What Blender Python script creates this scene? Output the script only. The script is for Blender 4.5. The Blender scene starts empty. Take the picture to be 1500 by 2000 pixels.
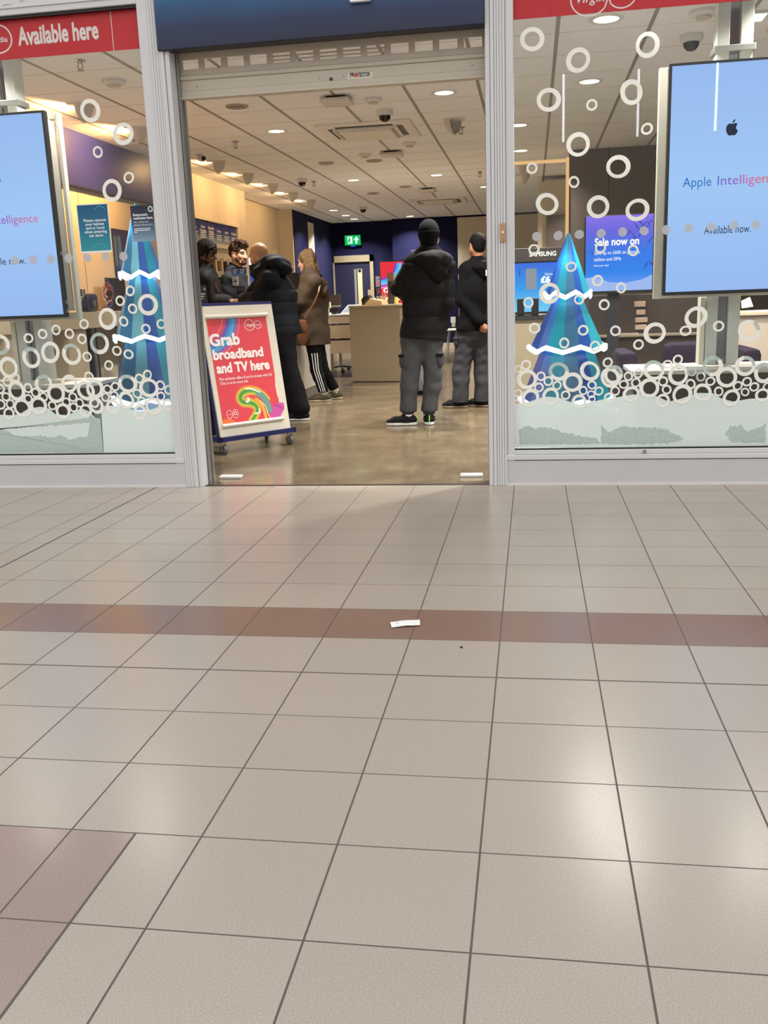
import bpy, bmesh, math, random
import numpy as np
from mathutils import Vector, Matrix, noise as mnoise

# ------------------------------------------------------------------ camera, world, exposure
SC = bpy.context.scene
COL = SC.collection
random.seed(7)
FPX = 1811.377                      # focal length in pixels of the 1500 x 2000 frame
CAM = np.array([0.1067, -5.5653, 1.1182])
YAW, PITCH, ROLL = (math.radians(a) for a in (9.32688, -12.91677, 2.11329))
ROT = np.array(Matrix.Rotation(YAW, 3, 'Z') @ Matrix.Rotation(PITCH, 3, 'X') @ Matrix.Rotation(ROLL, 3, 'Y'))
cam = bpy.data.objects.new('camera', bpy.data.cameras.new('camera'))
COL.objects.link(cam)
mw = Matrix([[ROT[i][0], ROT[i][2], -ROT[i][1], CAM[i]] for i in range(3)] + [[0, 0, 0, 1]])
cam.matrix_world = mw
cam.data.sensor_fit = 'VERTICAL'
cam.data.sensor_height = 36.0
cam.data.lens = FPX / 2000 * 36.0
cam.data.clip_end = 200
SC.camera = cam
SC.view_settings.view_transform = 'Standard'
SC.view_settings.look = 'None'
SC.view_settings.gamma = 1.0
SC.view_settings.use_curve_mapping = False
SC.view_settings.exposure = 0.0

WORLD_DOME = 1.28                   # daylight of the glazed mall roof
LAMP_W = 50.0                       # each downlight in the shop
WASH_W = 20.0                       # each warm wall washer in the row
BAY_W = 130.0                        # the two strong orange washers over the left window bay
world = bpy.data.worlds.new('mall daylight')
SC.world = world
world.use_nodes = True
wn = world.node_tree
wn.nodes.clear()
_o = wn.nodes.new('ShaderNodeOutputWorld')
_b = wn.nodes.new('ShaderNodeBackground')
_r = wn.nodes.new('ShaderNodeValToRGB')
_s = wn.nodes.new('ShaderNodeSeparateXYZ')
_t = wn.nodes.new('ShaderNodeTexCoord')
wn.links.new(_t.outputs['Generated'], _s.inputs[0])
wn.links.new(_s.outputs['Z'], _r.inputs[0])
wn.links.new(_r.outputs[0], _b.inputs['Color'])
wn.links.new(_b.outputs[0], _o.inputs[0])
_e = _r.color_ramp.elements
_e[0].position = 0.0;  _e[0].color = (0.30, 0.28, 0.27, 1)
_e[1].position = 1.0;  _e[1].color = (0.66, 0.655, 0.67, 1)
for _p, _c in ((0.12, (0.40, 0.38, 0.37, 1)), (0.22, (0.62, 0.61, 0.61, 1)), (0.36, (1.38, 1.37, 1.38, 1)), (0.58, (1.36, 1.35, 1.37, 1))):
    _x = _e.new(_p); _x.color = _c
_b.inputs['Strength'].default_value = WORLD_DOME

# ------------------------------------------------------------------ measuring helpers: a sight line meets a real plane
def _ray(px, py):
    return ROT @ np.array([(px - 750) / FPX, 1.0, (1000 - py) / FPX])
def on_y(px, py, y):
    d = _ray(px, py); return Vector(CAM + d * (y - CAM[1]) / d[1])
def on_z(px, py, z):
    d = _ray(px, py); return Vector(CAM + d * (z - CAM[2]) / d[2])
def on_x(px, py, x):
    d = _ray(px, py); return Vector(CAM + d * (x - CAM[0]) / d[0])

# ------------------------------------------------------------------ materials
def lin(c):
    if isinstance(c, str):
        c = tuple(int(c[i:i + 2], 16) / 255 for i in (0, 2, 4))
    return tuple((v / 12.92 if v <= 0.04045 else ((v + 0.055) / 1.055) ** 2.4) for v in c[:3]) + (1.0,)

class NT:
    def __init__(s, name):
        s.m = bpy.data.materials.new(name); s.m.use_nodes = True
        s.t = s.m.node_tree; s.t.nodes.clear()
        s.out = s.n('ShaderNodeOutputMaterial')
    def n(s, k, **kw):
        x = s.t.nodes.new(k)
        for a, v in kw.items(): setattr(x, a, v)
        return x
    def l(s, a, b): s.t.links.new(a, b)
    def put(s, sock, v):
        if hasattr(v, 'is_output') or isinstance(v, bpy.types.NodeSocket): s.l(v, sock)
        else: sock.default_value = v
    def m_(s, op, a, b=0.0, c=None):
        x = s.n('ShaderNodeMath', operation=op); s.put(x.inputs[0], a); s.put(x.inputs[1], b)
        if c is not None: s.put(x.inputs[2], c)
        return x.outputs[0]
    def mix(s, f, a, b):
        x = s.n('ShaderNodeMix', data_type='RGBA'); s.put(x.inputs[0], f); s.put(x.inputs[6], a); s.put(x.inputs[7], b)
        return x.outputs[2]
    def coord(s, kind='Object'):
        return s.n('ShaderNodeTexCoord').outputs[kind]
    def xyz(s, v):
        x = s.n('ShaderNodeSeparateXYZ'); s.l(v, x.inputs[0]); return x.outputs
    def noise(s, v, scale, detail=2.0, rough=0.5):
        x = s.n('ShaderNodeTexNoise'); s.l(v, x.inputs['Vector']); x.inputs['Scale'].default_value = scale
        x.inputs['Detail'].default_value = detail; x.inputs['Roughness'].default_value = rough
        return x.outputs[0]
    def ramp(s, f, stops):
        x = s.n('ShaderNodeValToRGB'); s.l(f, x.inputs[0]); e = x.color_ramp.elements
        e[0].position, e[0].color = stops[0]; e[1].position, e[1].color = stops[-1]
        for p, c in stops[1:-1]:
            k = e.new(p); k.color = c
        return x.outputs[0]
    def bsdf(s, col, rough=0.5, metal=0.0, bump=None, bstr=0.2, bdist=0.002, **kw):
        p = s.n('ShaderNodeBsdfPrincipled')
        s.put(p.inputs['Base Color'], col); s.put(p.inputs['Roughness'], rough); p.inputs['Metallic'].default_value = metal
        for k, v in kw.items(): s.put(p.inputs[k], v)
        if bump is not None:
            b = s.n('ShaderNodeBump'); b.inputs['Strength'].default_value = bstr; b.inputs['Distance'].default_value = bdist
            s.l(bump, b.inputs['Height']); s.l(b.outputs[0], p.inputs['Normal'])
        s.l(p.outputs[0], s.out.inputs[0]); return p

_mc = {}
def mat(name, col, rough=0.5, metal=0.0, var=0.06, scale=14.0, bump=0.0, **kw):
    """painted / plain surface with slight procedural mottling"""
    if name in _mc: return _mc[name]
    t = NT(name); c = lin(col); v = t.coord()
    n = t.noise(v, scale, 3.0)
    a = tuple(min(1, x * (1 - var)) for x in c[:3]) + (1,); b = tuple(min(1, x * (1 + var)) for x in c[:3]) + (1,)
    cc = t.mix(n, a, b)
    t.bsdf(cc, rough, metal, bump=(t.noise(v, scale * 12, 2.0) if bump else None), bstr=bump, **kw)
    _mc[name] = t.m; return t.m
def emit(name, col, strength):
    if name in _mc: return _mc[name]
    t = NT(name); e = t.n('ShaderNodeEmission'); e.inputs[0].default_value = lin(col); e.inputs[1].default_value = strength
    t.l(e.outputs[0], t.out.inputs[0]); _mc[name] = t.m; return t.m
def cloth(name, col, rough=0.85, scale=60.0, var=0.25, bump=0.35):
    if name in _mc: return _mc[name]
    t = NT(name); c = lin(col); v = t.coord()
    n = t.noise(v, scale, 4.0); n2 = t.noise(v, 7.0, 2.0)
    f = t.m_('MULTIPLY', n, n2); f = t.m_('MULTIPLY', f, 2.2)
    a = tuple(x * (1 - var) for x in c[:3]) + (1,); b = tuple(min(1, x * (1 + var)) for x in c[:3]) + (1,)
    t.bsdf(t.mix(f, a, b), max(rough, .75), bump=n, bstr=bump * .6, bdist=0.003, **{'Specular IOR Level': 0.18}); _mc[name] = t.m; return t.m
def gradient(name, stops, axis='Z', lo=0.0, hi=1.0, rough=0.35, glow=0.0, blotch=0.0):
    """a colour gradient along an object axis; with glow it is a lit screen picture"""
    if name in _mc: return _mc[name]
    t = NT(name); v = t.coord(); q = t.xyz(v)['XYZ'.index(axis)]
    f = t.m_('DIVIDE', t.m_('SUBTRACT', q, lo), hi - lo)
    if blotch: f = t.m_('ADD', f, t.m_('MULTIPLY', t.m_('SUBTRACT', t.noise(v, 3.0, 2.0), 0.5), blotch))
    c = t.ramp(f, [(p, lin(k)) for p, k in stops])
    if glow:
        e = t.n('ShaderNodeEmission'); t.l(c, e.inputs[0]); e.inputs[1].default_value = glow; t.l(e.outputs[0], t.out.inputs[0])
    else: t.bsdf(c, rough)
    _mc[name] = t.m; return t.m

def glass_mat(name, tint=(0.97, 0.985, 0.975, 1)):
    t = NT(name); tr = t.n('ShaderNodeBsdfTransparent'); tr.inputs[0].default_value = tint
    gl = t.n('ShaderNodeBsdfGlossy'); gl.inputs['Roughness'].default_value = 0.0
    fr = t.n('ShaderNodeFresnel'); fr.inputs[0].default_value = 1.42
    mx = t.n('ShaderNodeMixShader'); t.l(fr.outputs[0], mx.inputs[0]); t.l(tr.outputs[0], mx.inputs[1]); t.l(gl.outputs[0], mx.inputs[2])
    t.l(mx.outputs[0], t.out.inputs[0]); return t.m
def film_mat(name, col, transl=0.45, speck=None, clear=0.0):
    t = NT(name); v = t.coord(); c = lin(col)
    cc = c
    if speck: cc = t.mix(t.m_('GREATER_THAN', t.noise(v, 150.0, 3.0, 0.7), 0.60), c, lin(speck))
    d = t.n('ShaderNodeBsdfDiffuse'); x = t.n('ShaderNodeBsdfTranslucent'); m = t.n('ShaderNodeMixShader')
    t.put(d.inputs[0], cc); t.put(x.inputs[0], cc); m.inputs[0].default_value = transl
    t.l(d.outputs[0], m.inputs[1]); t.l(x.outputs[0], m.inputs[2]); o = m.outputs[0]
    if clear:
        tr = t.n('ShaderNodeBsdfTransparent'); m2 = t.n('ShaderNodeMixShader'); m2.inputs[0].default_value = clear
        t.l(o, m2.inputs[1]); t.l(tr.outputs[0], m2.inputs[2]); o = m2.outputs[0]
    t.l(o, t.out.inputs[0]); return t.m

# ------------------------------------------------------------------ object helpers
PINV = {}
def tag(o, label=None, cat=None, group=None, kind=None):
    if label: o['label'] = label
    if cat: o['category'] = cat
    if group: o['group'] = group
    if kind: o['kind'] = kind
    return o
def thing(name, label, cat, loc=(0, 0, 0), group=None, rotz=0.0):
    o = bpy.data.objects.new(name, None); COL.objects.link(o)
    o.location = loc; o.rotation_euler = (0, 0, rotz); o.empty_display_size = 0.1
    PINV[o.name] = (Matrix.Translation(loc) @ Matrix.Rotation(rotz, 4, 'Z')).inverted()
    return tag(o, label, cat, group)
def link(name, me, parent=None, local=False):
    o = bpy.data.objects.new(name, me); COL.objects.link(o)
    if parent is not None:
        o.parent = parent
        if not local and parent.name in PINV: o.matrix_parent_inverse = PINV[parent.name]
    return o
def copy_tree(root, loc, label=None, rotz=None):
    r = root.copy(); COL.objects.link(r); r.location = loc
    if rotz is not None: r.rotation_euler = (0, 0, rotz)
    if label: r['label'] = label
    for ch in list(root.children):
        c = ch.copy(); COL.objects.link(c); c.parent = r
        for g in list(ch.children):
            d = g.copy(); COL.objects.link(d); d.parent = c
    return r

class MB:
    """collects shapes, links them as ONE mesh"""
    def __init__(s): s.b = bmesh.new(); s.mi = 0
    def _f(s, vs):
        try:
            f = s.b.faces.new(vs); f.material_index = s.mi; return f
        except ValueError: return None
    def box(s, x0, x1, y0, y1, z0, z1, bev=0.0, M=None):
        bb = bmesh.new(); bmesh.ops.create_cube(bb, size=1.0)
        for v in bb.verts:
            v.co = Vector(((x0 + x1) / 2 + v.co.x * (x1 - x0), (y0 + y1) / 2 + v.co.y * (y1 - y0), (z0 + z1) / 2 + v.co.z * (z1 - z0)))
        if bev > 0:
            bmesh.ops.bevel(bb, geom=bb.edges[:], offset=min(bev, abs(x1 - x0) / 2.2, abs(y1 - y0) / 2.2, abs(z1 - z0) / 2.2), segments=2, affect='EDGES', profile=0.5)
        return s.merge(bb, M)
    def merge(s, bb, M=None):
        mp = {}
        for v in bb.verts: mp[v] = s.b.verts.new(M @ v.co if M is not None else v.co)
        for f in bb.faces: s._f([mp[v] for v in f.verts])
        bb.free(); return s
    def cyl(s, a, b, r0, r1=None, seg=24, caps=True):
        a = Vector(a); b = Vector(b); r1 = r0 if r1 is None else r1
        d = (b - a).normalized(); u = d.orthogonal().normalized(); w = d.cross(u)
        A = []; B = []
        for i in range(seg):
            t = 2 * math.pi * i / seg; k = u * math.cos(t) + w * math.sin(t)
            A.append(s.b.verts.new(a + k * r0)); B.append(s.b.verts.new(b + k * r1))
        for i in range(seg): s._f([A[i], A[(i + 1) % seg], B[(i + 1) % seg], B[i]])
        if caps: s._f(A[::-1]); s._f(B)
        return s
    def lathe(s, prof, M=None, seg=32, caps=True):
        """prof: (radius, height) list turned about local z"""
        rings = []
        for r, z in prof:
            ring = []
            for i in range(seg):
                t = 2 * math.pi * i / seg; p = Vector((r * math.cos(t), r * math.sin(t), z))
                ring.append(s.b.verts.new(M @ p if M is not None else p))
            rings.append(ring)
        for A, B in zip(rings, rings[1:]):
            for i in range(seg): s._f([A[i], A[(i + 1) % seg], B[(i + 1) % seg], B[i]])
        if caps: s._f(rings[0][::-1]); s._f(rings[-1])
        return s
    def prism(s, pts, nrm, depth):
        """flat outline (3D points) pushed back along nrm*depth"""
        pts = [Vector(p) for p in pts]; n = Vector(nrm) * depth
        A = [s.b.verts.new(p) for p in pts]
        if depth == 0: s._f(A); return s
        B = [s.b.verts.new(p + n) for p in pts]
        s._f(A); s._f(B[::-1])
        k = len(A)
        for i in range(k): s._f([A[i], B[i], B[(i + 1) % k], A[(i + 1) % k]])
        return s
    def tube(s, pts, r, seg=8):
        pts = [Vector(p) for p in pts]; rr = r if isinstance(r, (list, tuple)) else [r] * len(pts)
        rings = []; u = None
        for i, p in enumerate(pts):
            d = (pts[min(i + 1, len(pts) - 1)] - pts[max(i - 1, 0)]).normalized()
            if u is None: u = d.orthogonal().normalized()
            u = (u - d * u.dot(d)).normalized(); w = d.cross(u)
            rings.append([s.b.verts.new(p + (u * math.cos(2 * math.pi * k / seg) + w * math.sin(2 * math.pi * k / seg)) * rr[i]) for k in range(seg)])
        for A, B in zip(rings, rings[1:]):
            for i in range(seg): s._f([A[i], A[(i + 1) % seg], B[(i + 1) % seg], B[i]])
        s._f(rings[0][::-1]); s._f(rings[-1]); return s
    def sphere(s, c, r, M=None, seg=20, rings=12):
        bb = bmesh.new(); bmesh.ops.create_uvsphere(bb, u_segments=seg, v_segments=rings, radius=1.0)
        r = (r, r, r) if not isinstance(r, (tuple, list)) else r
        X = Matrix.Translation(c) @ (M if M is not None else Matrix.Identity(4)) @ Matrix.Diagonal((*r, 1))
        return s.merge(bb, X)
    def ribbon(s, pts, nrm, width, lift=0.0):
        """flat band of paint following pts, lying in the plane with normal nrm"""
        n = Vector(nrm); pts = [Vector(p) + n * lift for p in pts]; ws = width if isinstance(width, (list, tuple)) else [width] * len(pts)
        pr = None
        for i, p in enumerate(pts):
            d = (pts[min(i + 1, len(pts) - 1)] - pts[max(i - 1, 0)]).normalized(); w = d.cross(n).normalized() * ws[i] / 2
            q = (s.b.verts.new(p - w), s.b.verts.new(p + w))
            if pr: s._f([pr[0], pr[1], q[1], q[0]])
            pr = q
        return s
    def build(s, name, mats, parent=None, smooth=False, local=False):
        me = bpy.data.meshes.new(name)
        bmesh.ops.recalc_face_normals(s.b, faces=s.b.faces[:])
        s.b.to_mesh(me); s.b.free()
        for m in (mats if isinstance(mats, (list, tuple)) else [mats]): me.materials.append(m)
        if smooth:
            me.polygons.foreach_set('use_smooth', [True] * len(me.polygons))
            try: me.set_sharp_from_angle(angle=math.radians(40))
            except Exception: pass
        return link(name, me, parent, local)

def structure(o): o['kind'] = 'structure'; return o

class Face:
    """a flat face in the world: origin (lower left), right, up, normal towards the viewer; u, v in metres"""
    def __init__(s, o, r, u):
        s.o = Vector(o); s.r = Vector(r).normalized(); s.u = Vector(u).normalized(); s.n = s.r.cross(s.u).normalized()
    def p(s, a, b, lift=0.0): return s.o + s.r * a + s.u * b + s.n * lift
    def rect(s, mb, a0, a1, b0, b1, lift=0.0, depth=0.0):
        return mb.prism([s.p(a0, b0, lift), s.p(a1, b0, lift), s.p(a1, b1, lift), s.p(a0, b1, lift)], s.n, -depth)
    def mat(s, a, b, lift):
        p = s.p(a, b, lift)
        return Matrix([[s.r[i], s.u[i], s.n[i], p[i]] for i in range(3)] + [[0, 0, 0, 1]])

def lettering(face, txt, a, b, height, m, parent, width=None, bold=0.0, align='LEFT', lift=0.001, slant=0.0, name='lettering', thick=0.0, spacing=1.0, line=1.0):
    """text as flat mesh letters on a face. height = cap height; (a, b) = baseline start/centre of the first line"""
    cu = bpy.data.curves.new(name, 'FONT'); cu.body = txt; cu.align_x = align; cu.size = 1.0; cu.offset = 0.0; cu.shear = slant
    cu.extrude = thick; cu.resolution_u = 3; cu.space_character = spacing; cu.space_line = line
    ob = bpy.data.objects.new(name, cu); COL.objects.link(ob)
    dg = bpy.context.evaluated_depsgraph_get(); me = bpy.data.meshes.new_from_object(ob.evaluated_get(dg))
    bpy.data.objects.remove(ob); bpy.data.curves.remove(cu)
    if bold > 0:                                   # heavier weight: the same outline spread evenly in all directions
        bb = bmesh.new(); base = me.copy()
        for q in range(10): 
            mm = base.copy(); mm.transform(Matrix.Translation((bold * math.cos(q * .6283), bold * math.sin(q * .6283), .00006 * q))); bb.from_mesh(mm); bpy.data.meshes.remove(mm)
        bpy.data.meshes.remove(base); bb.to_mesh(me); bb.free()
    n = len(me.vertices); co = np.empty(n * 3, np.float32); me.vertices.foreach_get('co', co); co = co.reshape(n, 3)
    k = height / 0.72; kx = k
    if width:
        w = co[:, 0].max() - co[:, 0].min(); kx = width / w
    M = face.mat(a, b, lift) @ Matrix.Diagonal((kx, k, 1, 1))
    me.transform(M)
    me.materials.clear(); me.materials.append(m)
    return link(name, me, parent)

# plain colours used in several places
WHITE = mat('white painted metal', 'd2d2d2', 0.42, var=0.03, scale=5)
WHITE2 = mat('white plastic', 'dcdad6', 0.45, var=0.02)
CREAM = mat('cream painted metal', 'cfc6b4', 0.5, var=0.05, scale=6)
BLACK = mat('black plastic', '0b0b0d', 0.4, var=0.2)
DARK = mat('dark grey plastic', '26262a', 0.5, var=0.1)
GREY = mat('brushed aluminium', '9a9a96', 0.38, 0.6, var=0.06, scale=40)
CHROME = mat('chrome steel', 'b9b9bb', 0.15, 1.0, var=0.02)
NAVY = mat('navy wall paint', '0f1136', 0.75, var=0.1, **{'Specular IOR Level': 0.2})
PAPER = mat('white paper', 'eceae6', 0.7, var=0.02)
PRINT_WHITE = mat('white print', 'f0efec', 0.5, var=0.01)
LAMINATE = mat('cream laminate', 'cdbfa4', 0.35, var=0.04, scale=4)

# ------------------------------------------------------------------ floors
TILE_X, TILE_Y, Y_ROW = 0.30, 0.3022, -2.345
def mall_floor_material():
    t = NT('speckled porcelain floor tiles'); v = t.coord(); x, y, z = t.xyz(v)
    def lines(u, w):                                  # 1 on a joint line of half width w (in tile units)
        f = t.m_('FRACT', t.m_('ADD', u, 500.5)); d = t.m_('ABSOLUTE', t.m_('SUBTRACT', f, 0.5)); return t.m_('LESS_THAN', d, w)
    u = t.m_('DIVIDE', x, TILE_X); q = t.m_('DIVIDE', t.m_('SUBTRACT', y, Y_ROW), TILE_Y)
    g = t.m_('MAXIMUM', lines(u, 0.0075), lines(q, 0.0062))
    def band(s, a, b): return t.m_('MULTIPLY', t.m_('GREATER_THAN', s, a), t.m_('LESS_THAN', s, b))
    ex = t.m_('MAXIMUM', band(q, -2.013, -1.987), band(u, -7.57, -7.53))     # expansion joints
    side = t.m_('MULTIPLY', band(u, -4.5, -2.5), t.m_('LESS_THAN', q, -5.0))
    cut = t.m_('MULTIPLY', band(u, -2.51, -2.49), t.m_('LESS_THAN', q, -5.0))
    g = t.m_('MAXIMUM', t.m_('MAXIMUM', g, ex), cut)
    brown = t.m_('MAXIMUM', band(q, -1.0, 0.0), side)
    ci = t.n('ShaderNodeCombineXYZ'); t.l(t.m_('FLOOR', u), ci.inputs[0]); t.l(t.m_('FLOOR', q), ci.inputs[1])
    wnz = t.n('ShaderNodeTexWhiteNoise', noise_dimensions='2D'); t.l(ci.outputs[0], wnz.inputs['Vector'])
    sp = t.noise(v, 330.0, 2.0, 0.7); sp2 = t.noise(v, 900.0, 1.0)
    spk = t.m_('ADD', t.m_('MULTIPLY', t.m_('SUBTRACT', sp, 0.5), 1.1), t.m_('MULTIPLY', t.m_('SUBTRACT', sp2, 0.5), 0.6))
    k = t.m_('ADD', t.m_('ADD', 1.0, t.m_('MULTIPLY', spk, 0.85)), t.m_('MULTIPLY', t.m_('SUBTRACT', wnz.outputs[0], 0.5), 0.05))
    cream, brn = lin('a99f92'), lin('84695d'); brn2 = lin('998880')
    brn = t.mix(side, brn, brn2)
    base = t.mix(brown, cream, brn)
    sc = t.n('ShaderNodeVectorMath', operation='SCALE'); t.l(base, sc.inputs[0]); t.l(k, sc.inputs[3])
    c = t.mix(g, sc.outputs[0], lin('5d534d'))
    rough = t.m_('ADD', 0.235, t.m_('MULTIPLY', g, 0.5))
    rough = t.m_('SUBTRACT', rough, t.m_('MULTIPLY', brown, 0.04))
    t.bsdf(c, rough, bump=t.m_('SUBTRACT', 1.0, g), bstr=0.25, bdist=0.002, **{'Specular IOR Level': 0.38})
    return t.m
def shop_floor_material():
    t = NT('polished stone effect shop floor'); v = t.coord(); x, y, z = t.xyz(v)
    a = t.m_('DIVIDE', t.m_('ADD', x, t.m_('MULTIPLY', y, 0.55)), 0.62); b = t.m_('DIVIDE', t.m_('SUBTRACT', y, t.m_('MULTIPLY', x, 0.55)), 0.62)
    def lines(u, w):
        f = t.m_('FRACT', t.m_('ADD', u, 500.5)); d = t.m_('ABSOLUTE', t.m_('SUBTRACT', f, 0.5)); return t.m_('LESS_THAN', d, w)
    g = t.m_('MAXIMUM', lines(a, 0.005), lines(b, 0.005))
    n1 = t.noise(v, 3.0, 6.0, 0.62); n2 = t.noise(v, 17.0, 5.0, 0.7)
    f = t.m_('ADD', t.m_('MULTIPLY', n1, 0.6), t.m_('MULTIPLY', n2, 0.4))
    c = t.ramp(f, [(0.32, lin('574b3a')), (0.5, lin('6f624d')), (0.68, lin('887a60'))])
    c = t.mix(t.m_('MULTIPLY', g, 0.6), c, lin('5c4a38'))
    t.bsdf(c, t.m_('ADD', 0.13, t.m_('MULTIPLY', n2, 0.1)), bump=n2, bstr=0.04, bdist=0.002, **{'Specular IOR Level': 0.5})
    return t.m
mb = MB(); mb.box(-8, 8, -10, -0.03, -0.05, 0.0); structure(mb.build('floor', mall_floor_material()))
mb = MB(); mb.box(-4.9, 3.4, 0.0, 16.2, -0.05, -0.001); structure(mb.build('floor_shop', shop_floor_material()))
mb = MB(); mb.box(-1.95, -0.145, -0.03, 0.0, -0.05, 0.003); structure(mb.build('trim_1', mat('dark steel threshold', '3a322c', 0.4, 0.5)))

# ------------------------------------------------------------------ shop shell
CEIL = 2.8
CEIL_M = mat('white mineral ceiling tile', 'f4f4f6', 0.85, var=0.03, scale=30, bump=0.1)
mb = MB(); mb.box(-4.9, 3.4, 0.06, 16.2, CEIL, CEIL + 0.06); ceil = structure(mb.build('ceiling', CEIL_M))
mb = MB()
for k in range(-8, 7):
    x = -0.33 + 0.6 * k
    if x < 3.3: mb.box(x - 0.013, x + 0.013, 0.06, 16.1, CEIL - 0.003, CEIL)
mb.build('main_runner', mat('grey ceiling runner', '8f8880', 0.5), ceil)
mb = MB()
for k in range(-1, 25): mb.box(-4.8, 3.3, 1.26 + 0.6 * k - 0.006, 1.26 + 0.6 * k + 0.006, CEIL - 0.002, CEIL)
mb.build('cross_runner', mat('pale ceiling runner', 'dedad4', 0.7), ceil)

WALL_CREAM = mat('warm cream wall', 'd8cdb6', 0.6, var=0.04, scale=3)
WALL_TAUPE = mat('taupe wall cladding', '6d6158', 0.55, var=0.06, scale=3)
mb = MB(); mb.box(-4.45, -4.26, -0.02, 8.9, 0, CEIL); mb.box(-4.75, -4.56, 8.9, 12.0, 0, CEIL); mb.box(-4.56, -4.45, 8.85, 8.9, 0, CEIL)
structure(mb.build('wall_left', WALL_CREAM))
mb = MB(); mb.box(-4.56, -4.30, 11.95, 12.1, 0, CEIL); structure(mb.build('wall_return', WALL_CREAM))
mb = MB(); mb.box(-4.48, -4.29, 12.0, 15.7, 0, CEIL); wl = structure(mb.build('wall_left_rear', NAVY))
mb = MB(); mb.box(-4.29, -4.275, 13.15, 13.62, 0.05, 2.66); mb.build('cream_panel', WALL_CREAM, wl)
mb = MB(); mb.box(-4.5, -2.9, 15.5, 15.7, 0, CEIL); mb.box(-2.9, 3.4, 15.2, 15.7, 0, CEIL); wb = structure(mb.build('wall_back', NAVY))
mb = MB(); mb.box(-1.48, 0.6, 15.17, 15.2, 0.13, 2.76); mb.build('cream_panel', WALL_CREAM, wb)
mb = MB(); mb.box(-3.2, 2.5, 15.165, 15.2, 0, 0.13); mb.build('skirting_board', CREAM, wb)
mb = MB(); mb.box(3.2, 3.4, -0.02, 15.7, 0, CEIL); structure(mb.build('wall_right', WALL_TAUPE))
# partition behind the right hand window
mb = MB(); mb.box(0.55, 3.2, 6.6, 6.75, 0, CEIL); wp = structure(mb.build('wall_partition', WALL_TAUPE))
mb = MB()
for x in (1.02, 1.75, 2.5): mb.box(x - 0.004, x + 0.004, 6.594, 6.6, 0, CEIL)
mb.build('panel_joint', DARK, wp)
mb = MB(); mb.box(0.515, 0.55, 6.59, 6.76, 0.05, 2.72, 0.006); mb.build('edge_light', emit('warm strip light', 'ffc888', 0.85), wp)
mb = MB(); mb.box(-0.12, 0.55, 7.35, 7.40, 2.765, 2.799); mb.build('cove_light', emit('warm strip light', 'ffc888', 0.85), wp)
a, b = on_y(1051, 356, 9.0), on_y(1097, 356, 9.0)
mb = MB(); mb.box(a.x, b.x + 0.9, 9.0, 9.5, 0, a.z); structure(mb.build('wall_pier', WALL_CREAM))
mb = MB(); mb.box(b.x - 0.22, b.x + 0.9, 8.93, 9.0, 0, on_y(1080, 420, 8.95).z); structure(mb.build('wall_pier_panel', WALL_TAUPE))
# purple header over the wall bays on the left
HEAD_M = mat('purple header board', '2a2d78', 0.4, var=0.08, scale=2)
mb = MB(); mb.box(-4.26, -4.23, 0.05, 5.85, 2.29, CEIL, 0.003); hd = structure(mb.build('trim_2', HEAD_M))
mb = MB(); mb.box(-4.26, -4.215, 0.05, 5.85, 2.275, 2.29); mb.build('lower_edge', mat('dark purple edge', '1c1537', 0.4), hd)
mb = MB()
for y in (3.35, 4.85, 6.35, 8.3): mb.box(-4.26, -4.2575, y - 0.004, y + 0.004, 0.0, 2.28)
mb.build('wall_joint', mat('shadow gap', '9a8a70', 0.8), hd)

# ------------------------------------------------------------------ shop front
def pilaster(n, xs, plain_lo, g0, sgn, z1=3.5):
    """fluted aluminium door post: sgn +1 has its door edge to the right"""
    mb = MB(); y0, y1 = -0.055, 0.14
    lo, hi = xs
    edge = [lo, lo + 0.062, lo + 0.066] if sgn > 0 else [hi, hi - 0.042, hi - 0.046]
    f = lambda a, b, ya: mb.box(min(a, b), max(a, b), ya, y1, 0, z1, 0.002)
    f(edge[0], edge[1], y0 + 0.012)
    x = edge[2]
    for i in range(4):
        f(x, x + sgn * 0.0134, y0); x += sgn * 0.0150
    end = hi if sgn > 0 else lo
    mid = x + (end - x) * 0.45
    f(x, mid - sgn * 0.0025, y0 - 0.006); f(mid, end, y0 + 0.004)
    o = structure(mb.build('trim_%d' % n, WHITE))
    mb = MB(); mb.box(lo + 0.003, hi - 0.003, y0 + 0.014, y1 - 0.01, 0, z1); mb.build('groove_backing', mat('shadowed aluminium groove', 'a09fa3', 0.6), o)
    return o
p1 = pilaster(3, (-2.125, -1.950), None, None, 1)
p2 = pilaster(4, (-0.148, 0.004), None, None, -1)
mb = MB()
mb.box(-1.950, -1.936, 0.045, 0.075, 0, 2.55); mb.box(-1.950, -1.936, 0.105, 0.135, 0, 2.55); mb.box(-1.950, -1.946, 0.045, 0.135, 0, 2.55)
mb.build('shutter_guide', GREY, p1)
mb = MB(); mb.box(-0.156, -0.148, 0.05, 0.075, 0, 2.55); mb.box(-0.156, -0.148, 0.105, 0.13, 0, 2.55)
mb.build('shutter_guide', GREY, p2)
RISER_M = mat('painted stall riser', 'c6c3c4', 0.5, var=0.04, scale=8)
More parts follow.
